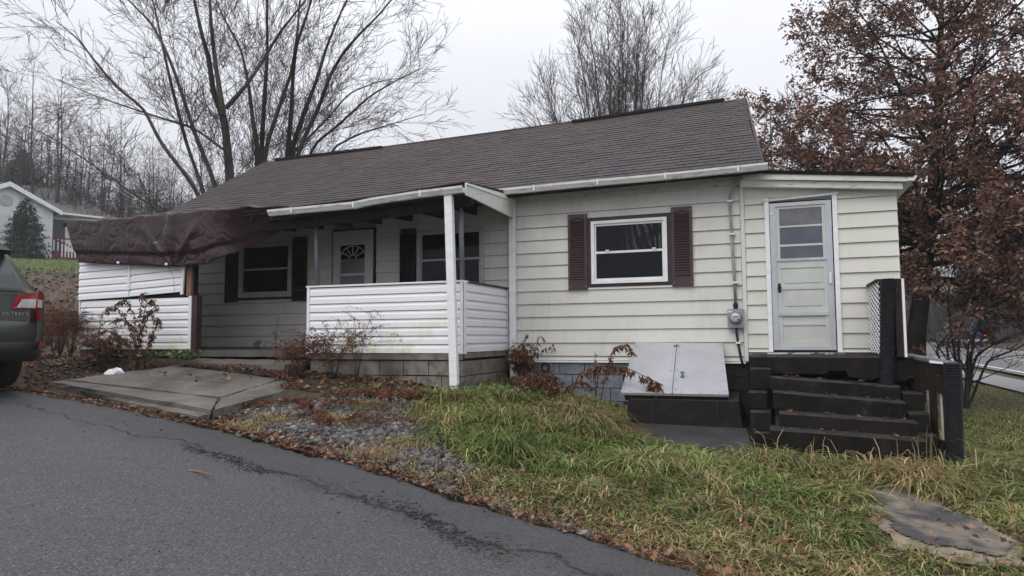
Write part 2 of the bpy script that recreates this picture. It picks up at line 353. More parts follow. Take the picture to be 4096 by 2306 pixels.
HN1, HN2 = at(4096, 1495, 25), at(3884, 1453, 31); HY1, HY2 = at(4096, 1443, 33), at(3884, 1409, 45); HF1, HF2 = at(4096, 1412, 42), at(3884, 1380, 57)
_A = np.array([HN1, HN2, HY1, HY2, HF1, HF2]); HPL = np.linalg.lstsq(np.c_[np.ones(6), _A[:, :2]], _A[:, 2], rcond=None)[0]
def hwy_z(x, y): return np.clip(HPL[0]+HPL[1]*x+HPL[2]*y, -3, 3.5)
HD = (HN2-HN1)[:2]/np.linalg.norm((HN2-HN1)[:2]); HD = HD/np.linalg.norm(HD); HNRM = np.array([HD[1], -HD[0]])
def hwy_lat(x, y): return (x-HN1[0])*HNRM[0]+(y-HN1[1])*HNRM[1]     # metres beyond the near white line
def wob(x, y, s, a): return a*(np.sin(x*s+1.3)*np.cos(y*s*1.13+0.4)+0.5*np.sin(x*s*2.3+y*s*1.7))
_B = np.array([(-6.5, -2.5, .68), (-2.72, -3.72, .515), (-2.16, -4.20, .43), (-2.6, -2.28, .72), (-4.9, -1.95, .86)]); SLP = np.linalg.lstsq(np.c_[np.ones(5), _B[:, :2]], _B[:, 2], rcond=None)[0]
def terrain(x, y):
    x = np.asarray(x, float); y = np.asarray(y, float)
    zr, zh, ye = zroad(x), smooth_interp(x, ZHX, ZHZ), yedge(x)
    t = np.clip((y-ye)/(-2.0-ye), 0, 1)
    z = zr+(zh-zr)*(0.55*t+0.45*sstep(t))
    s = np.clip((-0.85*(x+9.0)+0.53*(y+1.0)), 0, None)
    hill = 0.138*np.clip(s-0.6, 0, None)*sstep((y-ye-1.0)/3.0)
    hill = np.where(hill > 6.2, 6.2+0.36*(hill-6.2), hill)
    z = z+hill*sstep((-x-8.5)/1.5)
    d = hwy_lat(x, y); wgt = sstep((d+11)/8.5)*sstep((y-2)/8.0)
    z = z*(1-wgt)+(hwy_z(x, y)-0.07)*wgt
    z = z+np.clip(d-13.5, 0, 60)*0.16*sstep((y+30)/30)            # wooded bank beyond the highway
    nr = sstep((y-ye)/0.6)
    sl = SLP[0]+SLP[1]*x+SLP[2]*y-0.075; ex = np.minimum(np.minimum(sstep((x+7.0)/.5), sstep((-2.0-x)/.35)), np.minimum(sstep((-1.75-y)/.2), sstep((y-ye)/.15)))
    z = np.where((ex > 0) & (sl < z), z+(sl-z)*ex, z)
    return z+nr*(wob(x, y, 1.9, 0.018)+wob(x+5, y, 0.7, 0.02))-0.05*(1-nr)
def tz(x, y): return float(terrain(x, y))
def ground(px, py):
    """where the sight line of photograph pixel px, py meets the terrain"""
    d = CF+CR*(px-2048)/FPX-CU*(py-1153)/FPX; ts = np.linspace(2, 160, 6000); P = CAM+ts[:, None]*d
    h = P[:, 2]-terrain(P[:, 0], P[:, 1]); i = np.argmax(h < 0); i = i if h[i] < 0 else len(ts)-1
    return np.array([P[i, 0], P[i, 1], tz(P[i, 0], P[i, 1])])
def gpoly(pts): return np.array([ground(*p)[:2] for p in pts])
def inside(poly, x, y):
    x = np.asarray(x); y = np.asarray(y); r = np.zeros(x.shape, bool); n = len(poly)
    for i in range(n):
        x1, y1 = poly[i]; x2, y2 = poly[(i+1) % n]
        c = ((y1 > y) != (y2 > y)) & (x < (x2-x1)*(y-y1)/(y2-y1+1e-12)+x1); r ^= c
    return r
GRAVEL = gpoly([(950, 1730), (1020, 1650), (1300, 1610), (1560, 1600), (1640, 1680), (1760, 1790), (1900, 1900), (1800, 1935), (1600, 1880), (1330, 1830), (1150, 1790)])
PATH = gpoly([(3455, 1950), (3560, 1925), (3680, 1985), (3860, 2080), (4070, 2195), (4010, 2250), (3760, 2200), (3590, 2150), (3530, 2060)])
DIRT = gpoly([(3420, 1960), (3560, 1905), (3700, 1975), (3900, 2080), (4110, 2200), (4110, 2300), (3800, 2262), (3560, 2200), (3490, 2080)])

def ground_mat():
    k = Nodes('ground_soil')
    p = k.n('SeparateXYZ'); k.l(k.tc.outputs['Object'], p.inputs[0])
    n = k.noise(1.1, 6, 0.6); n2 = k.noise(14, 6, 0.7); n3 = k.noise(0.22, 4, 0.5)
    soil = k.ramp(n2, [(0.3, (0.030, 0.022, 0.016)), (0.55, (0.072, 0.052, 0.036)), (0.75, (0.13, 0.10, 0.07))])
    green = k.ramp(n2, [(0.3, (0.028, 0.045, 0.016)), (0.55, (0.060, 0.085, 0.030)), (0.75, (0.115, 0.115, 0.055))])
    lawn = k.mix(k.maprange(n, 0.42, 0.58), green, soil)
    litter = k.ramp(n2, [(0.3, (0.040, 0.027, 0.021)), (0.5, (0.095, 0.066, 0.050)), (0.7, (0.16, 0.118, 0.092))])
    fx = k.maprange(p.outputs['X'], -3.0, 0.2)                      # lawn grows to the right of the gravel
    c = k.mix(fx, soil, lawn)
    hz = k.math('ADD', p.outputs['Z'], k.math('MULTIPLY', n, 0.9))
    left = k.maprange(p.outputs['X'], -8.0, -9.5)
    leftc = k.mix(k.maprange(hz, 4.55, 4.95), litter, green)
    c = k.mix(left, c, leftc)
    far = k.maprange(p.outputs['Y'], 34.0, 60.0); c = k.mix(far, c, (0.055, 0.040, 0.032))
    k.base(c, 0.85, 0, 0.15); k.bump(n2, 0.8, 0.04); return k.m
def axis_coords(lo, hi, fine_lo, fine_hi, step, grow=1.22):
    a = list(np.arange(fine_lo, fine_hi+1e-6, step)); s = step; v = fine_hi
    while v < hi: s *= grow; v += s; a.append(v)
    s = step; v = fine_lo
    while v > lo: s *= grow; v -= s; a.insert(0, v)
    return np.array(a)
def grid_mesh(name, xs, ys, zf, m):
    X, Y = np.meshgrid(xs, ys); Z = zf(X, Y); nx = len(xs); ny = len(ys)
    i = np.arange(nx*ny).reshape(ny, nx); F = np.stack([i[:-1, :-1], i[:-1, 1:], i[1:, 1:], i[1:, :-1]], -1).reshape(-1, 4)
    return fast_mesh(name, np.stack([X, Y, Z], -1).reshape(-1, 3), F, m, None, 4, True)
struct(obj('ground', grid_mesh('ground', axis_coords(-600, 600, -13, 12, 0.22), axis_coords(-120, 700, -9, 3, 0.22), terrain, ground_mat())))

# driveway road: sheet with a ragged edge
def asphalt(name, tint=1.0, crack=True):
    k = Nodes(name)
    p = k.n('SeparateXYZ'); k.l(k.tc.outputs['Object'], p.inputs[0])
    n = k.noise(0.5, 5, 0.55); n2 = k.noise(60, 3, 0.8); v = k.n('TexVoronoi'); v.inputs['Scale'].default_value = 55.0; k.l(k.tc.outputs['Object'], v.inputs['Vector'])
    nl = k.noise(0.35, 3, 0.5, (0.35, 1.6, 1)); base = k.ramp(k.math('ADD', k.math('MULTIPLY', n, 0.5), k.math('MULTIPLY', nl, 0.5)), [(0.35, (0.074*tint, 0.075*tint, 0.078*tint)), (0.65, (0.096*tint, 0.097*tint, 0.100*tint))])
    c = k.mix(k.maprange(n2, 0.44, 0.60, 0, 0.9), base, (0.030, 0.030, 0.033))
    sp = k.n('SeparateColor'); k.l(v.outputs['Color'], sp.inputs[0])
    c = k.mix(k.math('MULTIPLY', k.maprange(sp.outputs[0], 0.72, 0.95), k.maprange(v.outputs['Distance'], 0.55, 0.1, 0, 0.7)), c, (0.22, 0.218, 0.215))
    hgt = k.math('ADD', k.math('MULTIPLY', n2, 0.5), k.math('MULTIPLY', v.outputs['Distance'], -0.6))
    if crack:
        # d = distance in front of the road edge
        ea = k.n('Attribute'); ea.attribute_name = 'edge'; d = ea.outputs['Fac']
        n5 = k.noise(3.0, 5, 0.65); n6 = k.noise(0.9, 3, 0.5); n7 = k.noise(9, 4, 0.7)
        dd = k.math('ADD', d, k.math('ADD', k.math('MULTIPLY', k.math('SUBTRACT', n6, 0.5), 0.75), k.math('MULTIPLY', k.math('SUBTRACT', n5, 0.5), 0.28)))
        line = k.math('ABSOLUTE', k.math('SUBTRACT', dd, 0.72))
        wdt = k.maprange(p.outputs['X'], -6.0, 3.2, 0.012, 0.045)
        cr = k.math('SUBTRACT', 1.0, k.math('SMOOTH_MIN', k.math('DIVIDE', line, wdt), 1.0, 0.2))
        cr = k.math('MULTIPLY', cr, k.maprange(n7, 0.34, 0.5))
        rough_band = k.math('MULTIPLY', k.maprange(line, 0.26, 0.02), k.math('MULTIPLY', k.maprange(p.outputs['X'], -3.5, 2.5, 0.15, 1.0), k.math('MULTIPLY', k.maprange(k.noise(13, 5, 0.75), 0.40, 0.56), k.maprange(n5, 0.42, 0.58))))
        edge = k.math('MULTIPLY', k.maprange(dd, 1.1, 0.55), k.maprange(n5, 0.3, 0.7, 0.2, 0.5))
        c = k.mix(edge, c, (0.034, 0.034, 0.037))
        c = k.mix(k.math('MULTIPLY', rough_band, 0.75), c, (0.013, 0.013, 0.014)); c = k.mix(cr, c, (0.006, 0.006, 0.006))
        hgt = k.math('SUBTRACT', hgt, k.math('MULTIPLY', cr, 3.0))
        hgt = k.math('ADD', hgt, k.math('MULTIPLY', k.math('MULTIPLY', rough_band, n7), 2.5))
    k.base(c, k.maprange(n, 0.3, 0.7, 0.55, 0.68), 0, 0.25); k.bump(hgt, 0.6, 0.006); return k.m
xs = np.unique(np.concatenate([np.linspace(-60, -14, 30), np.linspace(-14, 12, 260), np.linspace(12, 60, 30)]))
ts = np.concatenate([[0, 0.03, 0.08], np.linspace(0.2, 1, 8), np.linspace(1.3, 9, 22)])
ragged = 0.05*np.sin(xs*3.1)+0.035*np.sin(xs*7.7+1)+0.03*np.sin(xs*15.3+2)+0.02*np.sin(xs*31.0)
X = np.repeat(xs[None], len(ts), 0); Y = (yedge(xs)+ragged)[None]-ts[:, None]
Z = zroad(X)+0.012-np.where(ts[:, None] < 0.05, 0.035, 0)+wob(X, Y, 1.3, 0.006)
i = np.arange(X.size).reshape(X.shape); F = np.stack([i[:-1, :-1], i[1:, :-1], i[1:, 1:], i[:-1, 1:]], -1).reshape(-1, 4)
rme = fast_mesh('road', np.stack([X, Y, Z], -1).reshape(-1, 3), F, asphalt('road_asphalt'), None, 4, True)
ra = rme.attributes.new('edge', 'FLOAT', 'POINT'); ra.data.foreach_set('value', np.repeat(ts[:, None], len(xs), 1).astype(np.float32).ravel())
struct(obj('road', rme))

# highway ribbons
def ribbon(name, l0, l1, m, dz, s0=-60, s1=260, n=80, shoulder=False):
    s = np.linspace(s0, s1, n); V = []
    for lat in (l0, l1):
        P = HN1[:2]+s[:, None]*HD+lat*HNRM
        V.append(np.c_[P, hwy_z(P[:, 0], P[:, 1])+dz])
    i = np.arange(n-1); F = np.stack([i, n+i, n+i+1, i+1], -1)
    return struct(obj(name, fast_mesh(name, np.vstack(V), F, m, None, 4)))
LY = float(hwy_lat(HY1[0], HY1[1])); LF = float(hwy_lat(HF1[0], HF1[1]))
M_PAINT = plain('road_paint_white', (0.70, 0.70, 0.70), (0.5, 0.5, 0.5), 5, 0.6)
M_YEL = plain('road_paint_yellow', (0.50, 0.33, 0.12), (0.38, 0.27, 0.12), 5, 0.6)
ribbon('highway', -0.5, LF+0.6, asphalt('highway_asphalt', 1.75, False), 0.02)
ribbon('road_marking', -0.08, 0.08, M_PAINT, 0.026); ribbon('road_marking', LY-0.10, LY+0.10, M_YEL, 0.026); ribbon('road_marking', LF-0.08, LF+0.08, M_PAINT, 0.026)
ribbon('pavement', -2.6, -1.25, plain('gravel_shoulder', (0.24, 0.24, 0.25), (0.15, 0.15, 0.15), 20, 0.8, 0.4, 60), 0.01)

# ------------------------------------------------------------------ the house
def atY(px, py, Y):
    d = CF+CR*(px-2048)/FPX-CU*(py-1153)/FPX; return CAM+d*(Y-CAM[1])/d[1]
S = 0.2032
house = thing('house', (0, 1.5, 0.6), 'small single-storey house with pale lap siding and brown shingle roof', 'house')
def part(name, mb, m, smooth=False, parent=house, label=None, kind=None): return mb.build(name, m, parent, smooth, kind, label)

WIN = (1.18, 2.46, 2.02, 3.10)         # opening incl. brown trim
WINL = (-5.57, -4.36, 2.03, 3.07); WINR = (-1.79, -0.56, 2.03, 3.09)
PDOOR = (-3.50, -2.61, 1.09, 3.19); ADOOR = (3.77, 4.71, 1.03, 3.21)
front = part('front_wall', MB().box(-7.6, 3.5, 0.0, 0.16, 0.88, 3.62), M_METER)
annex = part('annex_front_wall', MB().box(3.5, 5.43, 0.0, 0.14, 0.98, 3.34), M_METER)
def board(x0, x1, z0, z1, m, parent, Z0, Z1):
    # profile slopes from the butt at Z0 to the top at Z1; a cut piece keeps its share of the slope
    yo = lambda z: -0.002-0.025*(Z1-z)/(Z1-Z0)
    j = random.uniform(-0.0015, 0.0015)
    p = [(0.0, z0), (yo(z0)+j, z0), (yo(z1)+j, z1), (0.0, z1)]
    MB().prism([(x0, a, b) for a, b in p], (x1-x0, 0, 0)).build('siding_board', m, parent)
def wall_rows(x0, x1, rows, openings, m, parent):
    for Z0, Z1 in rows:
        cuts = sorted({x0, x1, *[c for o in openings for c in o[:2] if x0 < c < x1]})
        prev = None
        segs = []
        for a, b in zip(cuts[:-1], cuts[1:]):
            rem = [(Z0, Z1)]
            for o in openings:
                if o[0] <= a+1e-6 and o[1] >= b-1e-6:
                    nr = []
                    for q0, q1 in rem:
                        if o[3] <= q0 or o[2] >= q1: nr.append((q0, q1)); continue
                        if o[2]-q0 > 0.015: nr.append((q0, o[2]))
                        if q1-o[3] > 0.015: nr.append((o[3], q1))
                    rem = nr
            if segs and segs[-1][2] == rem: segs[-1][1] = b
            else: segs.append([a, b, rem])
        for a, b, rem in segs:
            for q0, q1 in rem: board(a+0.0015, b-0.0015, q0+(.005 if q0 == Z0 else 0), q1, m, parent, Z0, Z1)
rows_main = [(3.2-S*k, 3.2-S*(k-1)) for k in range(12)]; rows_main[0] = (3.2, 3.43); rows_main.append((0.895, 3.2-S*11))
rows_main = [(a, min(b, 3.43)) for a, b in rows_main]
wall_rows(-0.15, 3.44, rows_main, [WIN], M_SIDING, front)
wall_rows(-2.60, -0.15, [r for r in rows_main if r[0] > 1.05], [WINR], M_SIDING, front)
rows_p = [(1.921-S*k, 1.921-S*(k-1)) for k in range(-6, 4)]; rows_p.append((1.115, 1.921-S*3))
wall_rows(-7.6, -3.51, [r for r in rows_p if r[1] < 3.5], [WINL], M_SIDING, front)
rows_a = [(3.3346-0.205*j, 3.3346-0.205*(j-1)) for j in range(1, 12)]; rows_a.append((1.025, 3.3346-0.205*11))
rows_a[0] = (3.1296, 3.225)
wall_rows(3.50, 5.445, rows_a, [ADOOR], M_SIDING2, annex)
MB().prism([(3.50, -.006, 3.226), (4.95, -.006, 3.226), (3.50, -.006, 3.392)], (0, .006, 0)).build('siding_board', M_SIDING2, annex)
part('frieze_board', MB().box(-0.15, 3.46, -0.012, 0.0, 3.435, 3.56), M_PEEL)
part('corner_trim', MB().box(3.444, 3.498, -0.034, 0.0, 0.90, 3.53), M_SIDING2)
part('base_trim', MB().box(-0.12, 3.46, -0.028, 0.0, 0.868, 0.893), M_WHITE)
# sides and back
sw = part('annex_side_wall', MB().box(5.30, 5.43, 0.14, 3.3, 0.98, 3.24), M_SIDING2)
for Z0, Z1 in rows_a:
    MB().prism([(5.43, 0.0, Z0), (5.452, 0.0, Z0), (5.435, 0.0, Z1), (5.43, 0.0, Z1)], (0, 3.3, 0)).build('siding_board', M_SIDING2, sw)
part('back_wall', MB().box(-7.6, 3.5, 6.2, 6.36, 0.6, 3.62), M_SIDING); part('annex_back_wall', MB().box(3.5, 5.43, 3.16, 3.3, 0.6, 3.24), M_SIDING2)
for nm, x0 in (('side_wall', -7.6), ('side_wall', 3.36)):
    part(nm, MB().prism([(x0, 0.16, 0.6), (x0, 6.2, 0.6), (x0, 6.2, 3.55), (x0, 3.2, 5.40), (x0, 0.16, 3.55)], (0.14, 0, 0)), M_SIDING)

# roof: deck, then shingles course by course
E_L, E_R = np.array([-7.85, -0.42, 3.40]), np.array([3.80, -0.42, 3.585])
R_L, R_R = np.array([-7.72, 3.2, 5.59]), np.array([3.47, 3.2, 5.755])
def rp(s, t, h=0.0):
    e = E_L+(E_R-E_L)*s; r = R_L+(R_R-R_L)*s; p = e+(r-e)*t
    if s > 0.85: p = p+np.array([-0.05*math.sin(t*PI)*(s-0.85)/0.15, 0, 0])
    p = p-np.array([0, 0, 0.05*math.sin(s*PI)*math.sin(min(1, t*1.2)*PI*0.5)])          # the roof sags a little
    return p+np.array([0, -0.515, 0.857])*h
ns = 24; deck = MB(); V = []
for j in range(2):
    for t in (0.0, 0.5, 1.0):
        for i_ in range(ns+1): V.append(rp(i_/ns, t, -0.02-0.08*j))
n1 = ns+1; fs = []
for j in (0, 1):
    for a in range(2):
        for i_ in range(ns):
            q = [j*3*n1+a*n1+i_, j*3*n1+a*n1+i_+1, j*3*n1+(a+1)*n1+i_+1, j*3*n1+(a+1)*n1+i_]; fs.append(tuple(q if j == 0 else q[::-1]))
for i_ in range(ns): fs.append((i_+1, i_, 3*n1+i_, 3*n1+i_+1))
for c in (0, ns):
    for a in range(2): fs.append((a*n1+c, (a+1)*n1+c, 3*n1+(a+1)*n1+c, 3*n1+a*n1+c))
deck.add(V, fs)
roof = part('roof', deck, M_TAR)
part('back_roof_slope', MB().hexa([R_L+[0, 0, -.1], R_R+[0, 0, -.1], (3.8, 6.75, 3.45), (-7.85, 6.75, 3.3), R_L, R_R, (3.8, 6.75, 3.55), (-7.85, 6.75, 3.4)]), M_SHINGLE)
NC = 29; TAB = 0.305; LX = 11.5
cells = []
for c in range(NC):
    off = [0, 0.5, 0.22, 0.72][c % 4]*TAB+random.uniform(-.01, .01)
    x = off-TAB
    while x < LX:
        a, b = max(x, 0), min(x+TAB, LX)
        if b-a > 0.03: cells.append((c, a, b, abs(b-a-TAB) < 1e-6))
        x += TAB
def tabpts(c, a, b):
    t0 = c/NC; t1 = min(1.0, (c+1.25)/NC); g = 0.004; j = random.uniform(-0.003, 0.003)
    s0, s1 = (a+g)/LX, (b-g)/LX; lift = 0.014+random.uniform(0, 0.006)
    lo0, lo1 = rp(s0, t0+j/4.2, lift), rp(s1, t0+j/4.2+random.uniform(-.0006, .0006), lift)
    return [rp(s0, t0+j/4.2, 0.003), rp(s1, t0+j/4.2, 0.003), rp(s1, t1, -0.001), rp(s0, t1, -0.001), lo0, lo1, rp(s1, t1, 0.006), rp(s0, t1, 0.006)]
whole = sorted([q for q in cells if q[3]], key=lambda q: -(q[1]-q[0]*0.02))[:296]
wset = set(whole); rest = MB()
t0m = MB().hexa([Vector(p)-Vector(rp(0.9, 0.5)) for p in tabpts(14, 0.9*LX-TAB/2, 0.9*LX+TAB/2)]).mesh('shingle', M_SHINGLE)
eU = (E_R-E_L)/np.linalg.norm(E_R-E_L)
for q in cells:
    if q in wset:
        c, a, b, _ = q; pts = np.array(tabpts(c, a, b)); o = rp((a+b)/2/LX, (c+0.5)/NC)
        MB().hexa(pts).build('shingle', M_SHINGLE, roof)
    else: rest.hexa(tabpts(*q[:3]))
rest.build('shingle_field', M_SHINGLE, roof, kind='stuff')
bpy.data.meshes.remove(t0m)
for (xa, ya, xb, yb) in ((2292, 480, 2898, 402), (1108, 626, 1532, 578)):
    p, q = atY(xa, ya, 3.2), atY(xb, yb, 3.2)
    sa, sb = [(v-R_L[0])/(R_R[0]-R_L[0]) for v in (p[0], q[0])]; a3, b3 = rp(sa, 1.0), rp(sb, 1.0)
    MB().hexa([a3+[0, -.10, -.02], b3+[0, -.10, -.02], b3+[0, .1, -.02], a3+[0, .1, -.02], a3+[0, -.10, .03], b3+[0, -.10, .03], b3+[0, .1, .05], a3+[0, .1, .05]]).build('ridge_vent', M_TAR, roof)
# rake trim at the right gable
MB().hexa([rp(1, 0, -.10)+[-.03, 0, 0], rp(1, 0, -.10), rp(1, 1, -.10), rp(1, 1, -.10)+[-.03, 0, 0], rp(1, 0, -.021)+[-.03, 0, 0], rp(1, 0, -.021)+[.012, 0, 0], rp(1, 1, -.021)+[.012, 0, 0], rp(1, 1, -.021)+[-.03, 0, 0]]).build('rake_board', M_BTRIM, roof)

# annex shed roof
part('annex_roof', MB().hexa([(3.46, -.22, 3.565), (5.62, -.22, 3.325), (5.62, 3.5, 3.325), (3.46, 3.5, 3.565), (3.46, -.24, 3.605), (5.64, -.24, 3.365), (5.64, 3.5, 3.365), (3.46, 3.5, 3.605)]), M_TAR)
def slant(name, x0, x1, z0a, z1a, z0b, z1b, y0, y1, m): return part(name, MB().hexa([(x0, y0, z0a), (x1, y0, z0b), (x1, y1, z0b), (x0, y1, z0a), (x0, y0, z1a), (x1, y0, z1b), (x1, y1, z1b), (x0, y1, z1a)]), m)
slant('fascia_board', 3.50, 5.55, 3.475, 3.560, 3.270, 3.332, -0.20, -0.155, M_PEEL)
slant('fascia_board', 3.46, 5.50, 3.384, 3.478, 3.182, 3.265, -0.15, -0.01, M_PEEL)
part('annex_gutter', MB().prism([(5.53, -0.2, 3.35), (5.67, -0.2, 3.335), (5.63, -0.2, 3.275), (5.55, -0.2, 3.28)], (0, 3.6, 0)), M_WHITE)

# gutters
def gutter(pts, y, name, label=None):
    prof = [(0.0, 0.0), (-0.065, 0.0), (-0.085, 0.03), (-0.105, 0.055), (-0.11, 0.085), (-0.10, 0.085), (-0.095, 0.06), (0.0, 0.07)]
    mb = MB(); n = len(prof); V = [(x, y+a, z+b) for x, z in pts for a, b in prof]
    fs = [(i*n+j, i*n+(j+1) % n, (i+1)*n+(j+1) % n, (i+1)*n+j) for i in range(len(pts)-1) for j in range(n)]
    fs += [tuple(range(n))[::-1], tuple(range((len(pts)-1)*n, len(pts)*n))]
    g = part(name, mb.add(V, fs), M_GUTTER)
    L = pts[-1][0]-pts[0][0]; k = max(2, int(abs(L)/0.95))
    for i in range(k):
        x = pts[0][0]+L*(i+0.6)/k; z = np.interp(x, *zip(*sorted(pts)))
        MB().prism([(x, y-0.002, z-.004), (x, y-.068, z-.004), (x, y-.09, z+.03), (x, y-.115, z+.09), (x, y-.112, z+.0), (x, y-.07, z-.012)], (0.022, 0, 0)).build('gutter_bracket', M_GUTTER, g)
    return g
gutter([(-0.13, 3.485), (1.2, 3.50), (2.4, 3.505), (3.84, 3.53)], -0.40, 'gutter')
gutter([(-0.03, 3.225), (-0.7, 3.205), (-1.43, 3.165), (-1.75, 3.13), (-2.5, 3.125), (-3.26, 3.118)], -1.93, 'porch_gutter')
def downspout(x0, x1, y, z0, z1, wd=0.10, dp=0.075, bend=None):
    mb = MB(); mb.hexa([(x1-wd/2, y-dp, z1), (x1+wd/2, y-dp, z1), (x1+wd/2, y, z1), (x1-wd/2, y, z1), (x0-wd/2, y-dp, z0), (x0+wd/2, y-dp, z0), (x0+wd/2, y, z0), (x0-wd/2, y, z0)])
    for e in (-1, 1): mb.box(0.5*(x0+x1)-.001, 0.5*(x0+x1)+.001, y-dp-.002, y-dp, z1+.3, z1+.302)
    return part('downspout', mb, M_WHITE)
downspout(-0.045, -0.035, -0.035, 3.49, 0.55)
downspout(-0.275, -0.19, -1.895, 3.25, 0.62, 0.112)
part('downspout_foot', MB().box(-0.235, -0.145, -1.96, -1.90, 0.44, 0.62), M_PEEL)

# windows
def window(op, fm, gl1, gl2, depth=-0.045, mid=0.5, casing=0.055):
    x0, x1, z0, z1 = op; m = MB()
    for a in ((x0, x0+casing, z0, z1), (x1-casing, x1, z0, z1), (x0+casing, x1-casing, z0, z0+casing*0.9), (x0+casing, x1-casing, z1-casing*0.9, z1)): m.box(a[0], a[1], depth, 0.0, a[2], a[3])
    wf = part('window', m, fm)
    zi0, zi1 = z0+casing*0.9, z1-casing*0.9; xi0, xi1 = x0+casing, x1-casing; zm = zi0+(zi1-zi0)*mid; r = 0.034
    for nm, a, b, yy, g in (('lower_sash', zi0, zm+r*0.6, depth+0.016, gl2), ('upper_sash', zm-r*0.6, zi1, depth+0.026, gl1)):
        q = MB(); rr = r*0.75
        for c in ((xi0, xi0+rr, a, b), (xi1-rr, xi1, a, b), (xi0+rr, xi1-rr, a, a+r), (xi0+rr, xi1-rr, b-r, b)): q.box(c[0]+.001, c[1]-.001*0, yy, yy+0.012, c[2], c[3])
        q.build(nm, fm, wf)
        MB().box(xi0+rr, xi1-rr, yy+0.006, yy+0.010, a+r, b-r).build('pane', g, wf)
    return wf
x0, x1, z0, z1 = WIN; tr = 0.062
bt = MB()
for a in ((x0, x0+tr+.01, z0, z1), (x1-tr-.01, x1, z0, z1), (x0+tr, x1-tr, z1-tr, z1), (x0+tr, x1-tr, z0, z0+tr*0.8)): bt.box(a[0], a[1], -0.030, 0.0, a[2], a[3])
part('window_trim', bt, M_BTRIM)
wm = window((x0+tr, x1-tr, z0+tr*0.8, z1-tr), M_FRAME, M_SWIRL, M_GLASS, depth=-0.055, mid=0.49, casing=0.05)
for xx in (1.47, 2.18): MB().box(xx, xx+0.05, -0.062, -0.048, 2.565, 2.585).build('sash_lock', M_FRAME, wm)
window(WINL, M_OLDFRAME, M_GLASS, M_GLASS, casing=0.075); window(WINR, M_OLDFRAME, M_GLASS, M_GLASS, casing=0.065)
part('window_sill', MB().box(WINL[0]-.02, WINL[1]+.02, -0.05, 0, 1.99, 2.03), M_BLACKSH); 
louver_mesh = {}
def shutter(x0, x1, z0, z1, m, tilt=0.0, n=25):
    mb = MB(); st = 0.042; y0, y1 = -0.052, -0.022
    h = z1-z0; zt = z1-0.085; zb = z0+0.125
    mb.box(x0, x0+st, y0, y1, z0, z1); mb.box(x1-st, x1, y0, y1, z0, z1); mb.box(x0+st, x1-st, y0, y1, z0, zb); mb.box(x0+st, x1-st, y0, y1, zt+0.03, z1)
    for i in range(8):      # arched top rail
        a, b = i/8, (i+1)/8; f = lambda t: zt-0.012+0.04*math.sin(t*PI)
        xa, xb = x0+st+(x1-x0-2*st)*a, x0+st+(x1-x0-2*st)*b
        mb.hexa([(xa, y0, f(a)), (xb, y0, f(b)), (xb, y1, f(b)), (xa, y1, f(a)), (xa, y0, zt+.03), (xb, y0, zt+.03), (xb, y1, zt+.03), (xa, y1, zt+.03)])
    mb.box(x0+st, x1-st, y1-.004, y1, zb, zt+.03)
    sh = part('shutter', mb, m)
    key = (round(x1-x0, 2), m.name, n)
    p = (zt-0.01-zb)/n; wd = x1-x0-2*st
    if key not in louver_mesh: louver_mesh[key] = MB().prism([(-wd/2, -0.020, 0.0), (-wd/2, -0.002, p*0.25), (-wd/2, 0.004, p*0.9), (-wd/2, -0.001, p*0.9), (-wd/2, -0.022, p*0.22)], (wd, 0, 0)).mesh('louver', m)
    for i in range(n): place('louver', louver_mesh[key], Matrix.Translation(((x0+x1)/2, -0.028, zb+p*i)), sh)
    for q in ((x0+.025, z1-.04), (x1-.025, z1-.04), (x0+.025, z0+.05), (x1-.025, z0+.05)): MB().lathe([(0.009, 0), (0.006, -0.006)], (q[0], -0.052, q[1]), 6, 1).build('screw', M_OLDFRAME, sh)
    return sh
shutter(0.872, 1.176, 1.988, 3.168, M_BROWN); shutter(2.464, 2.766, 1.993, 3.172, M_BROWN)
shutter(-5.885, -5.585, 1.95, 3.10, M_BLACKSH); shutter(-4.345, -4.03, 1.94, 3.11, M_BLACKSH); shutter(-2.115, -1.81, 1.94, 3.12, M_BLACKSH)

# porch door: white storm door with fan light
x0, x1, z0, z1 = PDOOR
fr = MB()
for a in ((x0, x0+.035, z0, z1), (x1-.035, x1, z0, z1), (x0+.035, x1-.035, z1-.035, z1)): fr.box(a[0], a[1], -0.03, 0, a[2], a[3])
part('door_frame', fr, M_BLACKSH)
dx0, dx1 = x0+.036, x1-.036; gx0, gx1 = dx0+.15, dx1-.16
dm = MB()
for a in ((dx0, gx0, z0, z1-.036), (gx1, dx1, z0, z1-.036), (gx0, gx1, 2.90, z1-.036), (gx0, gx1, 1.96, 2.04), (gx0, gx1, z0, 1.28), (gx0, gx1, 2.36, 2.40)): dm.box(a[0], a[1], -0.055, -0.005, a[2], a[3])
pd = part('front_door', dm, plain('storm_door_white', (0.56, 0.57, 0.58), (0.48, 0.49, 0.50), 5, 0.45))
MB().box(gx0, gx1, -0.030, -0.022, 2.40, 2.66).build('pane', M_BLIND, pd); MB().box(gx0, gx1, -0.030, -0.022, 2.04, 2.36).build('pane', M_BLIND, pd)
MB().box(gx0, gx1, -0.030, -0.022, 2.66, 2.90).build('fan_pane', M_GLASS, pd); MB().box(gx0, gx1, -0.030, -0.022, 1.28, 1.96).build('pane', M_GLASS, pd)
cx = (gx0+gx1)/2
fan = MB()
for ang in (30, 60, 90, 120, 150): fan.beam((cx+.06*math.cos(math.radians(ang)), -.038, 2.665+.05*math.sin(math.radians(ang))), (cx+.25*math.cos(math.radians(ang)), -.038, 2.665+.21*math.sin(math.radians(ang))), .012, .016, (0, 1, 0))
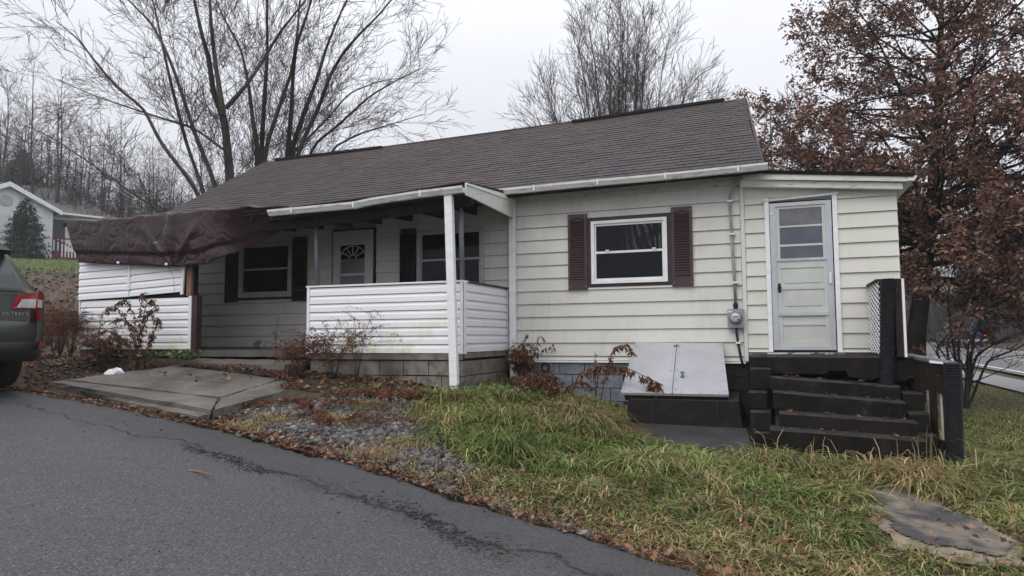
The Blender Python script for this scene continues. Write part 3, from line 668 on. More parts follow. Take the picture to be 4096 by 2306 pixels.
for r1, r2 in ((.07, .055), (.26, .22)):
    for i in range(10):
        a, b = math.radians(18*i), math.radians(18*(i+1)); fan.beam((cx+r1*math.cos(a), -.038, 2.665+r2*math.sin(a)), (cx+r1*math.cos(b), -.038, 2.665+r2*math.sin(b)), .012, .016, (0, 1, 0))
fan.build('fan_muntin', MATS['storm_door_white'], pd)
MB().box(dx1-.06, dx1-.03, -0.085, -0.055, 2.08, 2.22).build('handle', M_WHITE, pd)

# annex door: aluminium storm door over an old painted door
x0, x1, z0, z1 = ADOOR
fr = MB()
for a in ((x0, x0+.06, z0, z1-.01), (x1-.06, x1, z0, z1-.01)): fr.box(a[0], a[1], -0.045, 0, a[2], a[3])
fr.hexa([(x0-.03, -.05, z1-.055), (x1+.02, -.05, z1-.02), (x1+.02, 0, z1-.02), (x0-.03, 0, z1-.055), (x0-.03, -.06, z1-.03), (x1+.02, -.06, z1+.012), (x1+.02, 0, z1+.012), (x0-.03, 0, z1-.03)])
part('door_frame', fr, M_WHITE)
part('door_reveal', MB().box(x0+.061, x1-.061, -0.006, -0.002, z0, z1-.06), M_DARK)
ax0, ax1 = x0+.068, x1-.075; az0, az1 = z0+.03, z1-.085
sd_ = MB(); st = 0.075
for a in ((ax0, ax0+st, az0, az1), (ax1-st, ax1, az0, az1), (ax0+st, ax1-st, az1-.05, az1), (ax0+st, ax1-st, az0, az0+.05), (ax0+st, ax1-st, 2.30, 2.335), (ax0+st, ax1-st, 1.535, 1.58)): sd_.box(a[0], a[1], -0.040, -0.012, a[2], a[3])
sdo = part('storm_door', sd_, M_ALU)
MB().box(ax1-.055, ax1-.03, -0.075, -0.040, 1.97, 2.12).build('handle', M_WHITE, sdo)
MB().box(ax0+.01, ax0+.035, -0.052, -0.040, 2.96, 3.0).build('hinge', M_WHITE, sdo)
ix0, ix1 = ax0+st, ax1-st
inner = MB(); inner.box(ix0, ix1, -0.012, -0.006, az0, az1)
for a in ((ix0, ix0+.05, az0, az1), (ix1-.045, ix1, az0, az1)): inner.box(a[0], a[1], -0.026, -0.012, a[2], a[3])
for a, b in ((3.04, az1-.05), (2.775, 2.80), (2.505, 2.535), (2.20, 2.30), (1.90, 1.955), (1.58, 1.635), (1.40, 1.43), (az0+.05, az0+.12)): inner.box(ix0+.05, ix1-.045, -0.024, -0.012, a, b)
for a, b in ((1.99, 2.17), (1.67, 1.865)): inner.box(ix0+.10, ix1-.09, -0.020, -0.012, a, b)
ido = part('inner_door', inner, M_DOOR)
MB().box(ix0+.05, ix1-.045, -0.019, -0.013, 2.80, 3.04).build('pane', M_DOORPANE, ido); MB().box(ix0+.05, ix1-.045, -0.019, -0.013, 2.535, 2.775).build('pane', M_DOORPANE2, ido)
MB().box(ix0+.05, ix1-.045, -0.019, -0.013, 2.335, 2.505).build('pane', M_DOORPANE2, ido)
MB().lathe([(0.012, 0), (0.012, -.02), (0.026, -.026), (0.022, -.045), (0.0, -.05)], (ix0+.025, -.026, 1.93), 10, 1).build('door_knob', M_DARK, ido); MB().box(ix0+.008, ix0+.042, -.032, -.026, 1.86, 1.99).build('lock_plate', M_DARK, ido)
part('door_sill', MB().box(x0-.02, x1+.03, -0.14, 0.0, 0.985, 1.022), M_SILL)

# foundation blocks
part('house_foundation', MB().box(-7.55, 3.45, 0.26, 6.3, -0.6, 0.93), M_BLOCKD); part('annex_foundation', MB().box(3.5, 5.40, 0.02, 3.25, -0.6, 0.979), M_BLOCKD)
found = part('foundation', MB().box(-0.1, 3.5, 0.045, 0.25, -0.3, 0.895), M_BLOCKD)
for c in range(4):
    z = 0.885-0.2*(c+1); x = -0.1-(0.2 if c % 2 else 0)
    while x < 3.49:
        a, b = max(x, -0.1), min(x+.395, 3.49)
        if b-a > .06 and not (1.75 < a and b < 3.0):
            MB().box(a+.004, b-.004, 0.012+random.uniform(0, .004), 0.05, z+.004, z+.192).build('concrete_block', M_BLOCKG if b < 2.0 else M_BLOCKD, found)
        x += .4
MB().lathe([(0.075, 0.02), (0.075, -0.03), (0.05, -0.03), (0.045, 0.015)], (0.47, 0, 0.79), 14, 1).build('vent_pipe', M_DARK, found)
MB().add([(0.42+0.17*math.cos(a)*(1+.25*math.sin(3*a)), 0.005, 0.72+.12*math.sin(a)*(1+.2*math.cos(5*a))) for a in np.linspace(0, 2*PI, 15)[:-1]]+[(0.42, -.02, .72)], [(i, (i+1) % 14, 14) for i in range(14)]).build('mortar_patch', M_SLAB, found)

# ------------------------------------------------------------------ porch
part('porch_floor', MB().box(-7.5, -0.16, -1.70, -0.001, 0.985, 1.085), M_PORCHSLAB)
pb = part('porch_base', MB().box(-2.70, -0.22, -1.62, -0.02, 0.3, 0.985), M_BLOCKD)
part('sill_beam', MB().box(-2.72, -0.17, -1.715, -1.70, 0.955, 1.04), M_BLOCK); part('sill_beam', MB().box(-0.16, -0.148, -1.70, -0.05, 0.975, 1.05), M_BLOCK)
for c in range(2):
    z = 0.945-0.215*(c+1); x = -2.70-(0.2 if c % 2 else 0)
    while x < -0.17:
        a, b = max(x, -2.70), min(x+.395, -0.165)
        if b-a > .05: MB().box(a+.004, b-.004, -1.69+random.uniform(-.006, .006), -1.60, z+.006+random.uniform(-.004, .004), z+.207).build('concrete_block', M_BLOCK, pb)
        x += .4
    y = -1.60
    while y < -0.05:
        MB().box(-0.225, -0.168+random.uniform(-.006, .006), y+.004, min(y+.395, -.03)-.004, z+.006+.012*c, z+.207).build('concrete_block', M_BLOCK, pb); y += .4
part('porch_base', MB().box(-7.45, -4.9, -1.66, -0.02, 0.5, 0.985), M_BLOCKD)
def strips(par, x0, x1, z0, n, pitch, y, zs0=0.0, rise=0.0, gap0=0.0, m=None):
    """vinyl siding strips facing -y between x0 and x1; rise tilts them"""
    for i in range(n):
        z = z0+i*pitch
        prof = [(0.012, 0.003), (-0.005, 0.002), (-0.008, 0.006), (-0.0045, pitch*0.60), (0.006, pitch*0.80), (0.008, pitch-.002), (0.012, pitch-.002)]
        j = random.uniform(-.0015, .0015)
        MB().prism([(x0, y+a, z+b+j) for a, b in prof], (x1-x0, 0, rise)).build('siding_strip', m or M_VINYL, par)
hw = part('half_wall', MB().box(-2.735, -0.165, -1.70, -1.60, 1.042, 2.03), M_GREYPOST)
strips(hw, -2.70, -0.17, 1.045, 8, 0.1215, -1.715)
hwa = part('half_wall', MB().box(-0.26, -0.165, -1.598, -0.03, 1.052, 2.03), M_VINYL)
for i in range(8):
    z = 1.055+i*.1215; p_ = .1215
    prof = [(-0.012, 0.003), (0.005, 0.002), (0.008, 0.006), (0.0045, p_*0.60), (-0.006, p_*0.80), (-0.008, p_-.002), (-0.012, p_-.002)]
    MB().prism([(-0.150+a, -1.66, z+b) for a, b in prof], (0, 1.60, 0)).build('siding_strip', M_VINYL, hwa)
part('wall_cap', MB().box(-2.76, -0.14, -1.735, -1.58, 2.03, 2.055), M_WHITE); part('wall_cap', MB().box(-0.275, -0.135, -1.578, -0.02, 2.03, 2.06), M_BTRIM)
cap = MB().box(-2.745, -2.70, -1.73, -1.70, 1.035, 2.03).box(-0.205, -0.14, -1.73, -1.70, 1.035, 2.03).box(-0.15, -0.132, -1.73, -1.66, 1.035, 2.03)
part('corner_post_trim', cap, M_WHITE); part('corner_post_trim', MB().box(-0.152, -0.134, -0.065, -0.022, 1.04, 2.03), M_WHITE)
# enclosed left bay
lb = part('enclosure_wall', MB().box(-7.46, -4.97, -1.72, -1.62, 1.085, 2.60), M_DARK)
strips(lb, -7.46, -4.97, 1.10, 7, 0.121, -1.75)
strips(lb, -7.50, -6.32, 1.955, 6, 0.121, -1.775, rise=0.025); strips(lb, -6.30, -5.15, 1.985, 6, 0.121, -1.778, rise=0.05)
MB().box(-5.02, -4.96, -1.768, -1.735, 1.09, 1.965).build('trim_channel', M_WHITE, lb); MB().hexa([(-5.17, -1.80, 1.99), (-5.12, -1.80, 1.99), (-5.12, -1.77, 1.99), (-5.17, -1.77, 1.99), (-5.13, -1.80, 2.66), (-5.08, -1.80, 2.66), (-5.08, -1.77, 2.66), (-5.13, -1.77, 2.66)]).build('trim_channel', M_WHITE, lb)
MB().box(-6.335, -6.285, -1.80, -1.775, 2.10, 2.62).build('trim_channel', M_WHITE, lb)
part('enclosure_side', MB().box(-7.50, -7.47, -1.76, -0.02, 1.085, 2.62), M_VINYL)
part('porch_post', MB().box(-4.955, -4.85, -1.76, -1.65, 1.085, 1.97), M_BTRIM); part('porch_post', MB().box(-5.075, -4.975, -1.765, -1.68, 1.97, 3.06), M_RAWWOOD)
part('porch_post', MB().tube([(-0.245, -1.55, 2.055), (-0.275, -1.55, 3.24)], 0.035, 10), M_GREYPOST, True); part('porch_post', MB().tube([(-2.70, -1.54, 2.055), (-2.735, -1.54, 3.12)], 0.035, 10), M_GREYPOST, True)
# porch roof in segments, sagging to the left
PR = [(-7.75, 3.30, 3.43), (-6.5, 3.24, 3.44), (-5.2, 3.225, 3.455), (-3.2, 3.222, 3.485), (-1.46, 3.28, 3.515), (-0.03, 3.372, 3.545)]
pr = MB(); V = []
for x, zf, zb in PR: V += [(x, -1.92, zf), (x, -0.36, zb), (x, -0.36, zb-.09), (x, -1.92, zf-.055)]
fs = [(0, 3, 2, 1), (20, 21, 22, 23)]
for i in range(5): fs += [(4*i+j, 4*i+(j+1) % 4, 4*i+4+(j+1) % 4, 4*i+4+j) for j in range(4)]
prf = part('porch_roof', pr.add(V, fs), M_TAR)
for (xa, fa, ba), (xb, fb, bb) in zip(PR[:-1], PR[1:]):      # shingle courses on the low slope
    nn = int((xb-xa)/.61)+1
    for c in range(9):
        for i in range(nn):
            a, b = xa+(xb-xa)*i/nn, xa+(xb-xa)*(i+1)/nn; q = lambda x, t, h: (x, -1.945+1.57*t, (np.interp(x, [xa, xb], [fa, fb])*(1-t)+np.interp(x, [xa, xb], [ba, bb])*t)+h)
            t0, t1 = c/9, (c+1.2)/9
            MB().hexa([q(a+.004, t0, .002), q(b-.004, t0, .002), q(b-.004, min(t1, 1), .001), q(a+.004, min(t1, 1), .001), q(a+.004, t0, .014), q(b-.004, t0, .014), q(b-.004, min(t1, 1), .006), q(a+.004, min(t1, 1), .006)]).build('shingle', M_SHINGLE, prf)
part('porch_end_board', MB().prism([(-0.03, -1.935, 3.365), (-0.03, -1.93, 3.195), (-0.03, -0.05, 3.165), (-0.03, -0.05, 3.47), (-0.03, -0.36, 3.50)], (0.022, 0, 0)), M_PEEL)
for zz0, zz1 in ((3.335, 3.44),): part('end_trim', MB().hexa([(-0.008, -1.936, zz0), (0.006, -1.936, zz0), (0.006, -0.05, zz1), (-0.008, -0.05, zz1), (-0.008, -1.936, zz0+.02), (0.006, -1.936, zz0+.02), (0.006, -0.05, zz1+.02), (-0.008, -0.05, zz1+.02)]), M_WHITE)
for i, x in enumerate(np.arange(-7.3, -0.1, 0.6)):
    zf = float(np.interp(x, [p[0] for p in PR], [p[1] for p in PR])); zb = float(np.interp(x, [p[0] for p in PR], [p[2] for p in PR]))
    part('porch_rafter', MB().hexa([(x-.02, -1.88, zf-.15), (x+.02, -1.88, zf-.15), (x+.02, -0.02, zb-.26), (x-.02, -0.02, zb-.26), (x-.02, -1.88, zf-.058), (x+.02, -1.88, zf-.058), (x+.02, -0.02, zb-.07), (x-.02, -0.02, zb-.07)]), M_RAFTER)
for (xa, fa, _), (xb, fb, _) in zip(PR[:-1], PR[1:]):
    part('porch_beam', MB().hexa([(xa, -1.72, fa-.27), (xb, -1.72, fb-.27), (xb, -1.63, fb-.27), (xa, -1.63, fa-.27), (xa, -1.72, fa-.16), (xb, -1.72, fb-.16), (xb, -1.63, fb-.16), (xa, -1.63, fa-.16)]), M_RAFTER)
part('porch_fascia', MB().hexa([(-3.3, -1.925, 3.06), (-0.04, -1.925, 3.20), (-0.04, -1.90, 3.20), (-3.3, -1.90, 3.06), (-3.3, -1.925, 3.17), (-0.04, -1.925, 3.315), (-0.04, -1.90, 3.315), (-3.3, -1.90, 3.17)]), M_RAFTER)
part('outlet_box', MB().box(-5.17, -5.06, -0.07, 0.0, 1.12, 1.20).box(-5.10, -5.02, -0.075, 0.0, 1.20, 1.235), M_METER)

# ------------------------------------------------------------------ tarp over the left of the porch roof
tarp_top = [(-7.62, 3.335), (-6.6, 3.285), (-5.76, 3.295), (-5.2, 3.305), (-4.2, 3.30), (-3.18, 3.262)]
tarp_bot = [(-7.36, 2.60), (-6.3, 2.525), (-5.24, 2.44), (-4.55, 2.45), (-4.05, 2.62), (-3.22, 3.10)]
nu, nv, nb = 120, 34, 8
U = np.linspace(0, 1, nu); TT = np.array(tarp_top); TB = np.array(tarp_bot); kk = np.linspace(0, 1, 6)
tx, tzz = np.interp(U, kk, TT[:, 0]), np.interp(U, kk, TT[:, 1]); bx, bz = np.interp(U, kk, TB[:, 0]), np.interp(U, kk, TB[:, 1])
tzz = tzz+0.012*np.sin(U*37)+0.008*np.sin(U*71+1)
V = []
rr = np.random.default_rng(3)
WV = [(rr.uniform(1.5, 9)*math.cos(a_), rr.uniform(1.5, 9)*math.sin(a_), rr.uniform(0, 6.28), rr.uniform(.5, 1)) for a_ in rr.uniform(-.9, .9, 12)]
def crumple(u, v):
    s_ = 0
    for a_, b_, c_, w_ in WV: s_ = s_+w_*(np.abs(np.sin((u*a_+v*b_*1.6+c_+.5*np.sin(u*1.7+v*2.3)))))**1.5/math.sqrt(1+.12*(a_*a_+b_*b_))
    return 0.0045*(s_-3.0)
for j in range(nb):                    # lies on the roof first
    t = 1-j/(nb-1+1e-9)
    yb = -1.98+0.62*t; V.append(np.stack([tx+0.05*t, np.full(nu, yb), tzz+0.008+0.105*t*(1-0.35*t)+0.012*np.sin(U*43+t*4)*(1-t)*.9], -1))
for j in range(1, nv):
    v = j/(nv-1); X_ = tx+(bx-tx)*v; Z_ = tzz+(bz-tzz)*(v**0.97)
    # folds that gather at the tie point on the lower hem
    dx = X_-(-5.24); dz = Z_-2.44; ang = np.arctan2(dx, dz+0.02); rad = np.hypot(dx, dz)
    fold = 0.10*(1-np.abs(np.sin(ang*4.5)))**2.4*np.exp(-((rad-0.40)/0.42)**2)*np.exp(-(ang/.8)**2)
    Y_ = -1.98-0.006*np.sin(v*PI)+0.05*v-crumple(U*4, v*1.2)*np.minimum(1, v*4)-fold
    Y_ = Y_+np.where(v > 0.72, 0.035*sstep((v-0.72)/0.05), 0)
    Y_ = Y_+0.42*sstep((U-0.70)/0.3)*v*1.0
    V.append(np.stack([X_, Y_, Z_], -1))
G = np.array(V); R_, C_ = G.shape[:2]; i = np.arange(R_*C_).reshape(R_, C_)
F = np.stack([i[:-1, :-1], i[:-1, 1:], i[1:, 1:], i[1:, :-1]], -1).reshape(-1, 4)
tarp = obj('tarp', fast_mesh('tarp', G.reshape(-1, 3), F, M_TARP, None, 4, True))
tag(tarp, 'dark brown plastic tarp draped over the left corner of the porch roof', 'tarp')
md = tarp.modifiers.new('thickness', 'SOLIDIFY'); md.thickness = 0.004
for px_, zz in ((-5.26, 2.47), (-6.31, 2.54)): MB().lathe([(0.0, -.02), (0.022, -.016), (0.024, 0), (0.0, .004)], (px_, -2.0, zz), 8, 1).build('grommet', M_WHITE, tarp)
MB().tube([(-5.26, -1.99, 2.45), (-5.262, -1.86, 2.30), (-5.255, -1.83, 2.02)], 0.004, 4).build('tie_cord', M_GREYPOST, tarp)

# ------------------------------------------------------------------ cellar bulkhead
bh = thing('cellar_bulkhead', (2.7, -0.8, 0.1), 'sloping grey steel cellar doors on a dark concrete curb', 'cellar door')
def bpt(u, v, h=0.0):      # u across 0..1, v down the slope 0..1
    a = np.array([1.90+1.245*u, -0.03, 1.172-0.012*u]); b = np.array([1.935+1.365*u, -1.32, 0.520+0.004*u])
    return a+(b-a)*v+np.array([0, -0.45, 0.89])*h
for u0, u1, lab in ((0.0, 0.485, 'left steel leaf of the cellar doors'), (0.492, 1.0, 'right steel leaf of the cellar doors with pull knob')):
    p = [bpt(u0, 0, -.03), bpt(u0, 1, -.03), bpt(u1, 1, -.03), bpt(u1, 0, -.03), bpt(u0, 0), bpt(u0, 1), bpt(u1, 1), bpt(u1, 0)]
    leaf = MB().hexa(p).build('steel_door', M_BULK, bh, label=lab)
    for i in range(6):
        for u in (u0+.03, u1-.03):
            c = bpt(u, 0.08+i*0.17+random.uniform(-.02, .02), 0.001); MB().lathe([(.010, 0), (.008, .005), (0, .006)], c, 6).build('rivet', M_GREYPOST, leaf)
    for u in np.linspace(u0+.08, u1-.08, 3): MB().lathe([(.010, 0), (.008, .005), (0, .006)], bpt(u, 0.97, 0.001), 6).build('rivet', M_GREYPOST, leaf)
    for va, vb, ua, ub in ((.985, 1.0, u0, u1), (0, 1, u0, u0+.012), (0, 1, u1-.012, u1)): MB().hexa([bpt(ua, va, .0005), bpt(ua, vb, .0005), bpt(ub, vb, .0005), bpt(ub, va, .0005), bpt(ua, va, .006), bpt(ua, vb, .006), bpt(ub, vb, .006), bpt(ub, va, .006)]).build('edge_flange', M_BULK, leaf)
    if u0 > 0.4:
        c = bpt(0.575, 0.70, 0.0); MB().lathe([(.030, 0), (.028, .008), (.010, .012), (.010, .05), (.030, .055), (.024, .075), (0, .08)], c, 10).build('pull_knob', M_GREYPOST, leaf)
        MB().box(bpt(.5, .03)[0]-.05, bpt(.5, .03)[0]+.02, bpt(.5, .08)[1]-.02, bpt(.5, .08)[1]+.005, bpt(.5, .08)[2]+.003, bpt(.5, .08)[2]+.02).build('hasp', M_GREYPOST, leaf)
MB().hexa([(1.98, -1.25, .42), (3.30, -1.25, .42), (3.12, -.02, .86), (1.95, -.02, .86), bpt(.02, .97, -.031), bpt(.985, .97, -.031), bpt(.985, .0, -.031), bpt(.02, 0, -.031)]).build('door_curb_frame', M_WOOD, bh)
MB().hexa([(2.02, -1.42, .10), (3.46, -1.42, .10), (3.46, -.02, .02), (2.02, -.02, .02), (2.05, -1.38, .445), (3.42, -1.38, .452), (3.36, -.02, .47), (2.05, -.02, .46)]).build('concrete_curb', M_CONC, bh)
for x in (2.36, 3.16): MB().box(x, x+.012, -1.412, -1.39, .14, .435).build('curb_joint', M_BLOCKD, bh)
apron = MB().hexa([(2.0, -2.30, -.10), (3.60, -2.40, -.14), (3.50, -1.40, .02), (2.0, -1.40, .08), (2.0, -2.30, .045), (3.60, -2.40, .005), (3.50, -1.40, .135), (2.0, -1.40, .15)]).build('concrete_apron', M_WETCONC)
tag(apron, 'dark wet concrete apron slab in front of the cellar bulkhead', 'slab')

# ------------------------------------------------------------------ concrete steps
stp = thing('concrete_steps', (4.5, -1.2, 0), 'crumbling soot-black concrete steps below the annex door', 'steps')
def rough_block(x0, x1, y0, y1, zl0, zl1, zr0=None, zr1=None, nx=14, amp=0.010, seed=0, name='step', broken=None):
    r = np.random.default_rng(seed); zr0 = zl0 if zr0 is None else zr0; zr1 = zl1 if zr1 is None else zr1
    V = []; xs_ = np.linspace(x0, x1, nx)
    ph = r.uniform(0, 6.28, (6, 3)); fq = r.uniform(1.5, 9, (6, 3))
    for x in xs_:
        t = (x-x0)/(x1-x0); a, b = zl0+(zr0-zl0)*t, zl1+(zr1-zl1)*t; j = amp*(.45*np.sin(fq*x+ph).sum(1)+r.normal(0, .22, 6)); bb = broken(x) if broken else 0.0
        V += [(x, y0+j[0], a+bb+j[1]*.5), (x, y0+j[2]*.6, b-.018+j[3]*.4), (x, y0+.02+abs(j[4])*.8, b+j[5]*.25), (x, y1, b), (x, y1, a+bb)]
    n = 5; fs = [(i*n+j, i*n+(j+1) % n, (i+1)*n+(j+1) % n, (i+1)*n+j) for i in range(nx-1) for j in range(n)]
    fs += [tuple(range(n))[::-1], tuple(range((nx-1)*n, nx*n))]
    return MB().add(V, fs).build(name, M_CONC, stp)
def hole(x): return 0.045+0.05*abs(math.sin(x*7))*0.4 if x < 4.45 else (0.10 if x < 4.66 else 0.01+0.02*math.sin(x*19))
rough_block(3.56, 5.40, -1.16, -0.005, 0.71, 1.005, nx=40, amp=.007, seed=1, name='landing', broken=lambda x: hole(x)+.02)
MB().box(3.58, 5.36, -0.85, -0.02, -0.2, 0.70).build('step_core', M_BLOCKD, stp)
SP = [(3.79, 5.19, -1.40, .765, .672), (3.82, 5.20, -1.66, .605, .512), (3.88, 5.27, -1.92, .388, .325), (3.78, 5.30, -2.18, .232, .172)]
for i_, (a, b, y, zl, zr_) in enumerate(SP):
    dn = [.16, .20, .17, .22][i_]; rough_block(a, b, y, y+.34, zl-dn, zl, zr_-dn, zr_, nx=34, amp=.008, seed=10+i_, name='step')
MB().hexa([(3.84, -2.10, -.2), (5.18, -2.10, -.2), (5.18, -.86, -.2), (3.84, -.86, -.2), (3.84, -2.0, .05), (5.18, -2.0, .02), (5.18, -1.0, .58), (3.84, -1.0, .62)]).build('step_core', M_BLOCKD, stp)
for (a, b, y0, y1, z0, z1) in ((3.56, 3.80, -1.20, -.9, .60, .86), (3.54, 3.75, -1.42, -1.05, .38, .58), (3.56, 3.79, -1.60, -1.25, .14, .36), (3.60, 3.80, -1.70, -1.3, -.12, .13), (5.21, 5.41, -1.42, -.95, .40, .60), (5.22, 5.42, -1.68, -1.2, .18, .40), (5.24, 5.44, -1.95, -1.4, -.1, .19)):
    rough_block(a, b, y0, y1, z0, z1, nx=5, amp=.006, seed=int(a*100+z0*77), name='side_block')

# lattice half wall by the landing
lat = thing('lattice_railing', (5.17, -0.6, 1.0), 'white lattice railing panel with black corrugated sleeve post on the landing', 'railing')
lp = [(-0.06, 1.06), (-1.08, 1.035)]
yA, yB = -0.05, -1.07; zA, zB = 1.03, 1.90
def lattice_slat(p0, p1, layer): 
    MB().beam((5.045+layer*.012, p0[0], p0[1]), (5.045+layer*.012, p1[0], p1[1]), .017, .010, (1, 0, 0)).build('lattice_slat', M_WHITE, lat)
step_ = 0.067
for lay, sg in ((0, 1), (1, -1)):
    for c in np.arange(-2.2, 2.4, step_):
        pts = []
        # line  z - zA = sg*1.55*(y - yA) + c
        for y in (yA, yB):
            z = zA+sg*.26*(y-yA)+c
            if zA <= z <= zB: pts.append((y, z))
        for z in (zA, zB):
            y = yA+(z-zA-c)/(sg*.26)
            if yB < y < yA: pts.append((y, z))
        if len(pts) >= 2 and abs(pts[0][0]-pts[1][0]) > .03: lattice_slat(pts[0], pts[1], lay)
MB().box(5.03, 5.29, -1.04, -0.03, 1.90, 1.935).build('top_cap', M_WOOD, lat)
MB().box(5.20, 5.275, -1.22, -1.10, 1.0, 1.915).build('post', M_WOOD, lat); MB().box(5.276, 5.305, -1.215, -0.03, 1.0, 1.92).build('outer_panel', M_WHITE, lat)
MB().box(5.07, 5.10, -1.05, -0.03, 1.03, 1.90).build('rail', M_WOOD, lat)
def corrugated(c, z0, z1, r, lean=(0, 0)):
    n = int((z1-z0)/0.020); k = 20; V = []
    for i in range(n*2+1):
        t = i/(2*n); rr_ = r if i % 2 else r*0.885
        for a in np.arange(k)*2*PI/k: V.append((c[0]+lean[0]*t+rr_*math.cos(a), c[1]+lean[1]*t+rr_*math.sin(a), z0+(z1-z0)*t))
    m = 2*n+1; fs = [(i*k+j, i*k+(j+1) % k, (i+1)*k+(j+1) % k, (i+1)*k+j) for i in range(m-1) for j in range(k)]+[tuple(range((m-1)*k, m*k))]
    return MB().add(V, fs)
corrugated((5.08, -1.19), 0.66, 1.925, .085, (.06, 0)).build('pipe_sleeve', M_PIPE, lat)

# lower side fence running down beside the steps
fn = thing('side_fence', (5.5, -1.6, 0), 'low brown wooden fence section ending in a black corrugated pipe post', 'fence')
def ft(t): return np.array([5.36+.20*t, -0.95-1.05*t])
def frail(z0, z1, w, m, nm, ta=0, tb=1, off=0.0, dz=0.0):
    a, b = ft(ta), ft(tb); nx_, ny_ = 1.05/1.07, .20/1.07
    def q(p, s, z): return (p[0]+(off+s)*nx_, p[1]+(off+s)*ny_, z)
    MB().hexa([q(a, 0, z0), q(b, 0, z0+dz), q(b, w, z0+dz), q(a, w, z0), q(a, 0, z1), q(b, 0, z1+dz), q(b, w, z1+dz), q(a, w, z1)]).build(nm, m, fn)
frail(.995, 1.03, .13, M_GREYPOST, 'cap_board', -.25, .95, -.02, -.06); frail(.86, .99, .03, M_WOOD, 'rail', -.05, 1, 0, -.06); frail(.66, .84, .028, M_WOOD, 'rail', 0, 1, .004, -.05); frail(.02, .14, .03, M_WOOD, 'rail', 0, 1, .002, -.03)
for t, t2 in ((-.05, .33), (.53, .66), (.86, 1.0)): frail(-.05, .86, .03, M_WOOD, 'post', t, t2, -.012)
for t0_, t1_ in ((.35, .51), (.68, .84)):
    for i_ in range(7): frail(.05+i_*.11, .155+i_*.11, .012, M_SIDING2, 'siding_strip', t0_-.02, t1_+.02, .045)
corrugated((5.565, -2.08), -.06, .965, .088, (.02, 0)).build('pipe_sleeve', M_PIPE, fn)
MB().hexa([(5.42, -1.86, .955), (5.56, -1.96, .945), (5.56, -1.9, .945), (5.42, -1.8, .955), (5.42, -1.86, .985), (5.56, -1.96, .965), (5.56, -1.9, .965), (5.42, -1.8, .985)]).build('flashing_scrap', M_WHITE, fn)

# ------------------------------------------------------------------ electric meter
em = thing('electric_meter', (3.34, -0.05, 1.37), 'grey electric meter box with round glass meter and conduit', 'electric meter')
MB().box(3.232, 3.452, -0.12, -0.022, 1.375, 1.64).build('meter_box', M_METER, em)
MB().lathe([(.086, 0), (.086, -.025), (.078, -.03), (.078, -.028), (0, -.028)], (3.345, -.12, 1.515), 24, 1).build('meter_ring', M_GREYPOST, em)
MB().lathe([(.072, 0), (.070, -.035), (.055, -.05), (0, -.054)], (3.345, -.148, 1.515), 24, 1).build('meter_glass', plain('meter_face', (0.46, 0.48, 0.50), (0.36, 0.38, 0.40), 14, 0.15), em, True)
MB().box(3.315, 3.375, -.2045, -.200, 1.524, 1.536).build('display', M_DARK, em); MB().box(3.385, 3.397, -.201, -.194, 1.522, 1.534).build('display', M_DARK, em)
MB().lathe([(.012, 0), (.012, -.006), (0, -.007)], (3.385, -.196, 1.487), 10, 1).build('seal', M_DARK, em); MB().box(3.30, 3.375, -.2045, -.199, 1.503, 1.508).build('dial_line', M_METER, em)
MB().box(3.24, 3.295, -.1215, -.12, 1.595, 1.625).build('sticker', M_WHITE, em); MB().box(3.243, 3.292, -.1225, -.1215, 1.612, 1.620).build('sticker_print', plain('sticker_red', (.35, .03, .03)), em)
MB().lathe([(.030, 1.64), (.032, 1.685), (.038, 1.69), (.03, 1.72), (.014, 1.735)], (3.345, -.075, 0), 12).build('conduit_hub', M_DARK, em)
MB().tube([(3.345, -.06, 1.73), (3.335, -.055, 2.2), (3.315, -.055, 2.8), (3.298, -.055, 3.17), (3.312, -.06, 3.28), (3.36, -.09, 3.38), (3.47, -.16, 3.50), (3.54, -.22, 3.565)], .020, 10).build('conduit', M_CONDUIT, em, True)
for z, x in ((3.20, 3.30), (2.72, 3.318), (2.02, 3.34)): MB().box(x-.03, x+.045, -.085, -.02, z-.012, z+.012).build('conduit_strap', M_WHITE, em)
MB().tube([(3.345, -.07, 1.385), (3.347, -.06, 1.30), (3.36, -.045, 1.18), (3.39, -.04, .98), (3.42, -.03, .84), (3.42, .06, .80)], .017, 8).build('lead_cable', M_CABLE, em, True); MB().box(3.335, 3.40, -.065, -.02, 1.15, 1.175).build('cable_strap', M_WHITE, em)
MB().tube([(3.54, -.22, 3.565), (3.62, .2, 3.72), (3.9, 1.5, 4.45), (3.9, 1.5, 4.62)], .02, 8).build('service_mast', M_CABLE, em)

# overhead service wire
a = np.array([3.9, 1.5, 4.62]); b = np.array(at(4900, -330, 11.2))
pts = [a+(b-a)*t-np.array([0, 0, 0.16*4*t*(1-t)]) for t in np.linspace(0, 1, 30)]
tag(MB().tube(pts, .014, 6).build('service_wire', M_CABLE), 'black overhead wire rising from the house past the brown tree', 'wire')

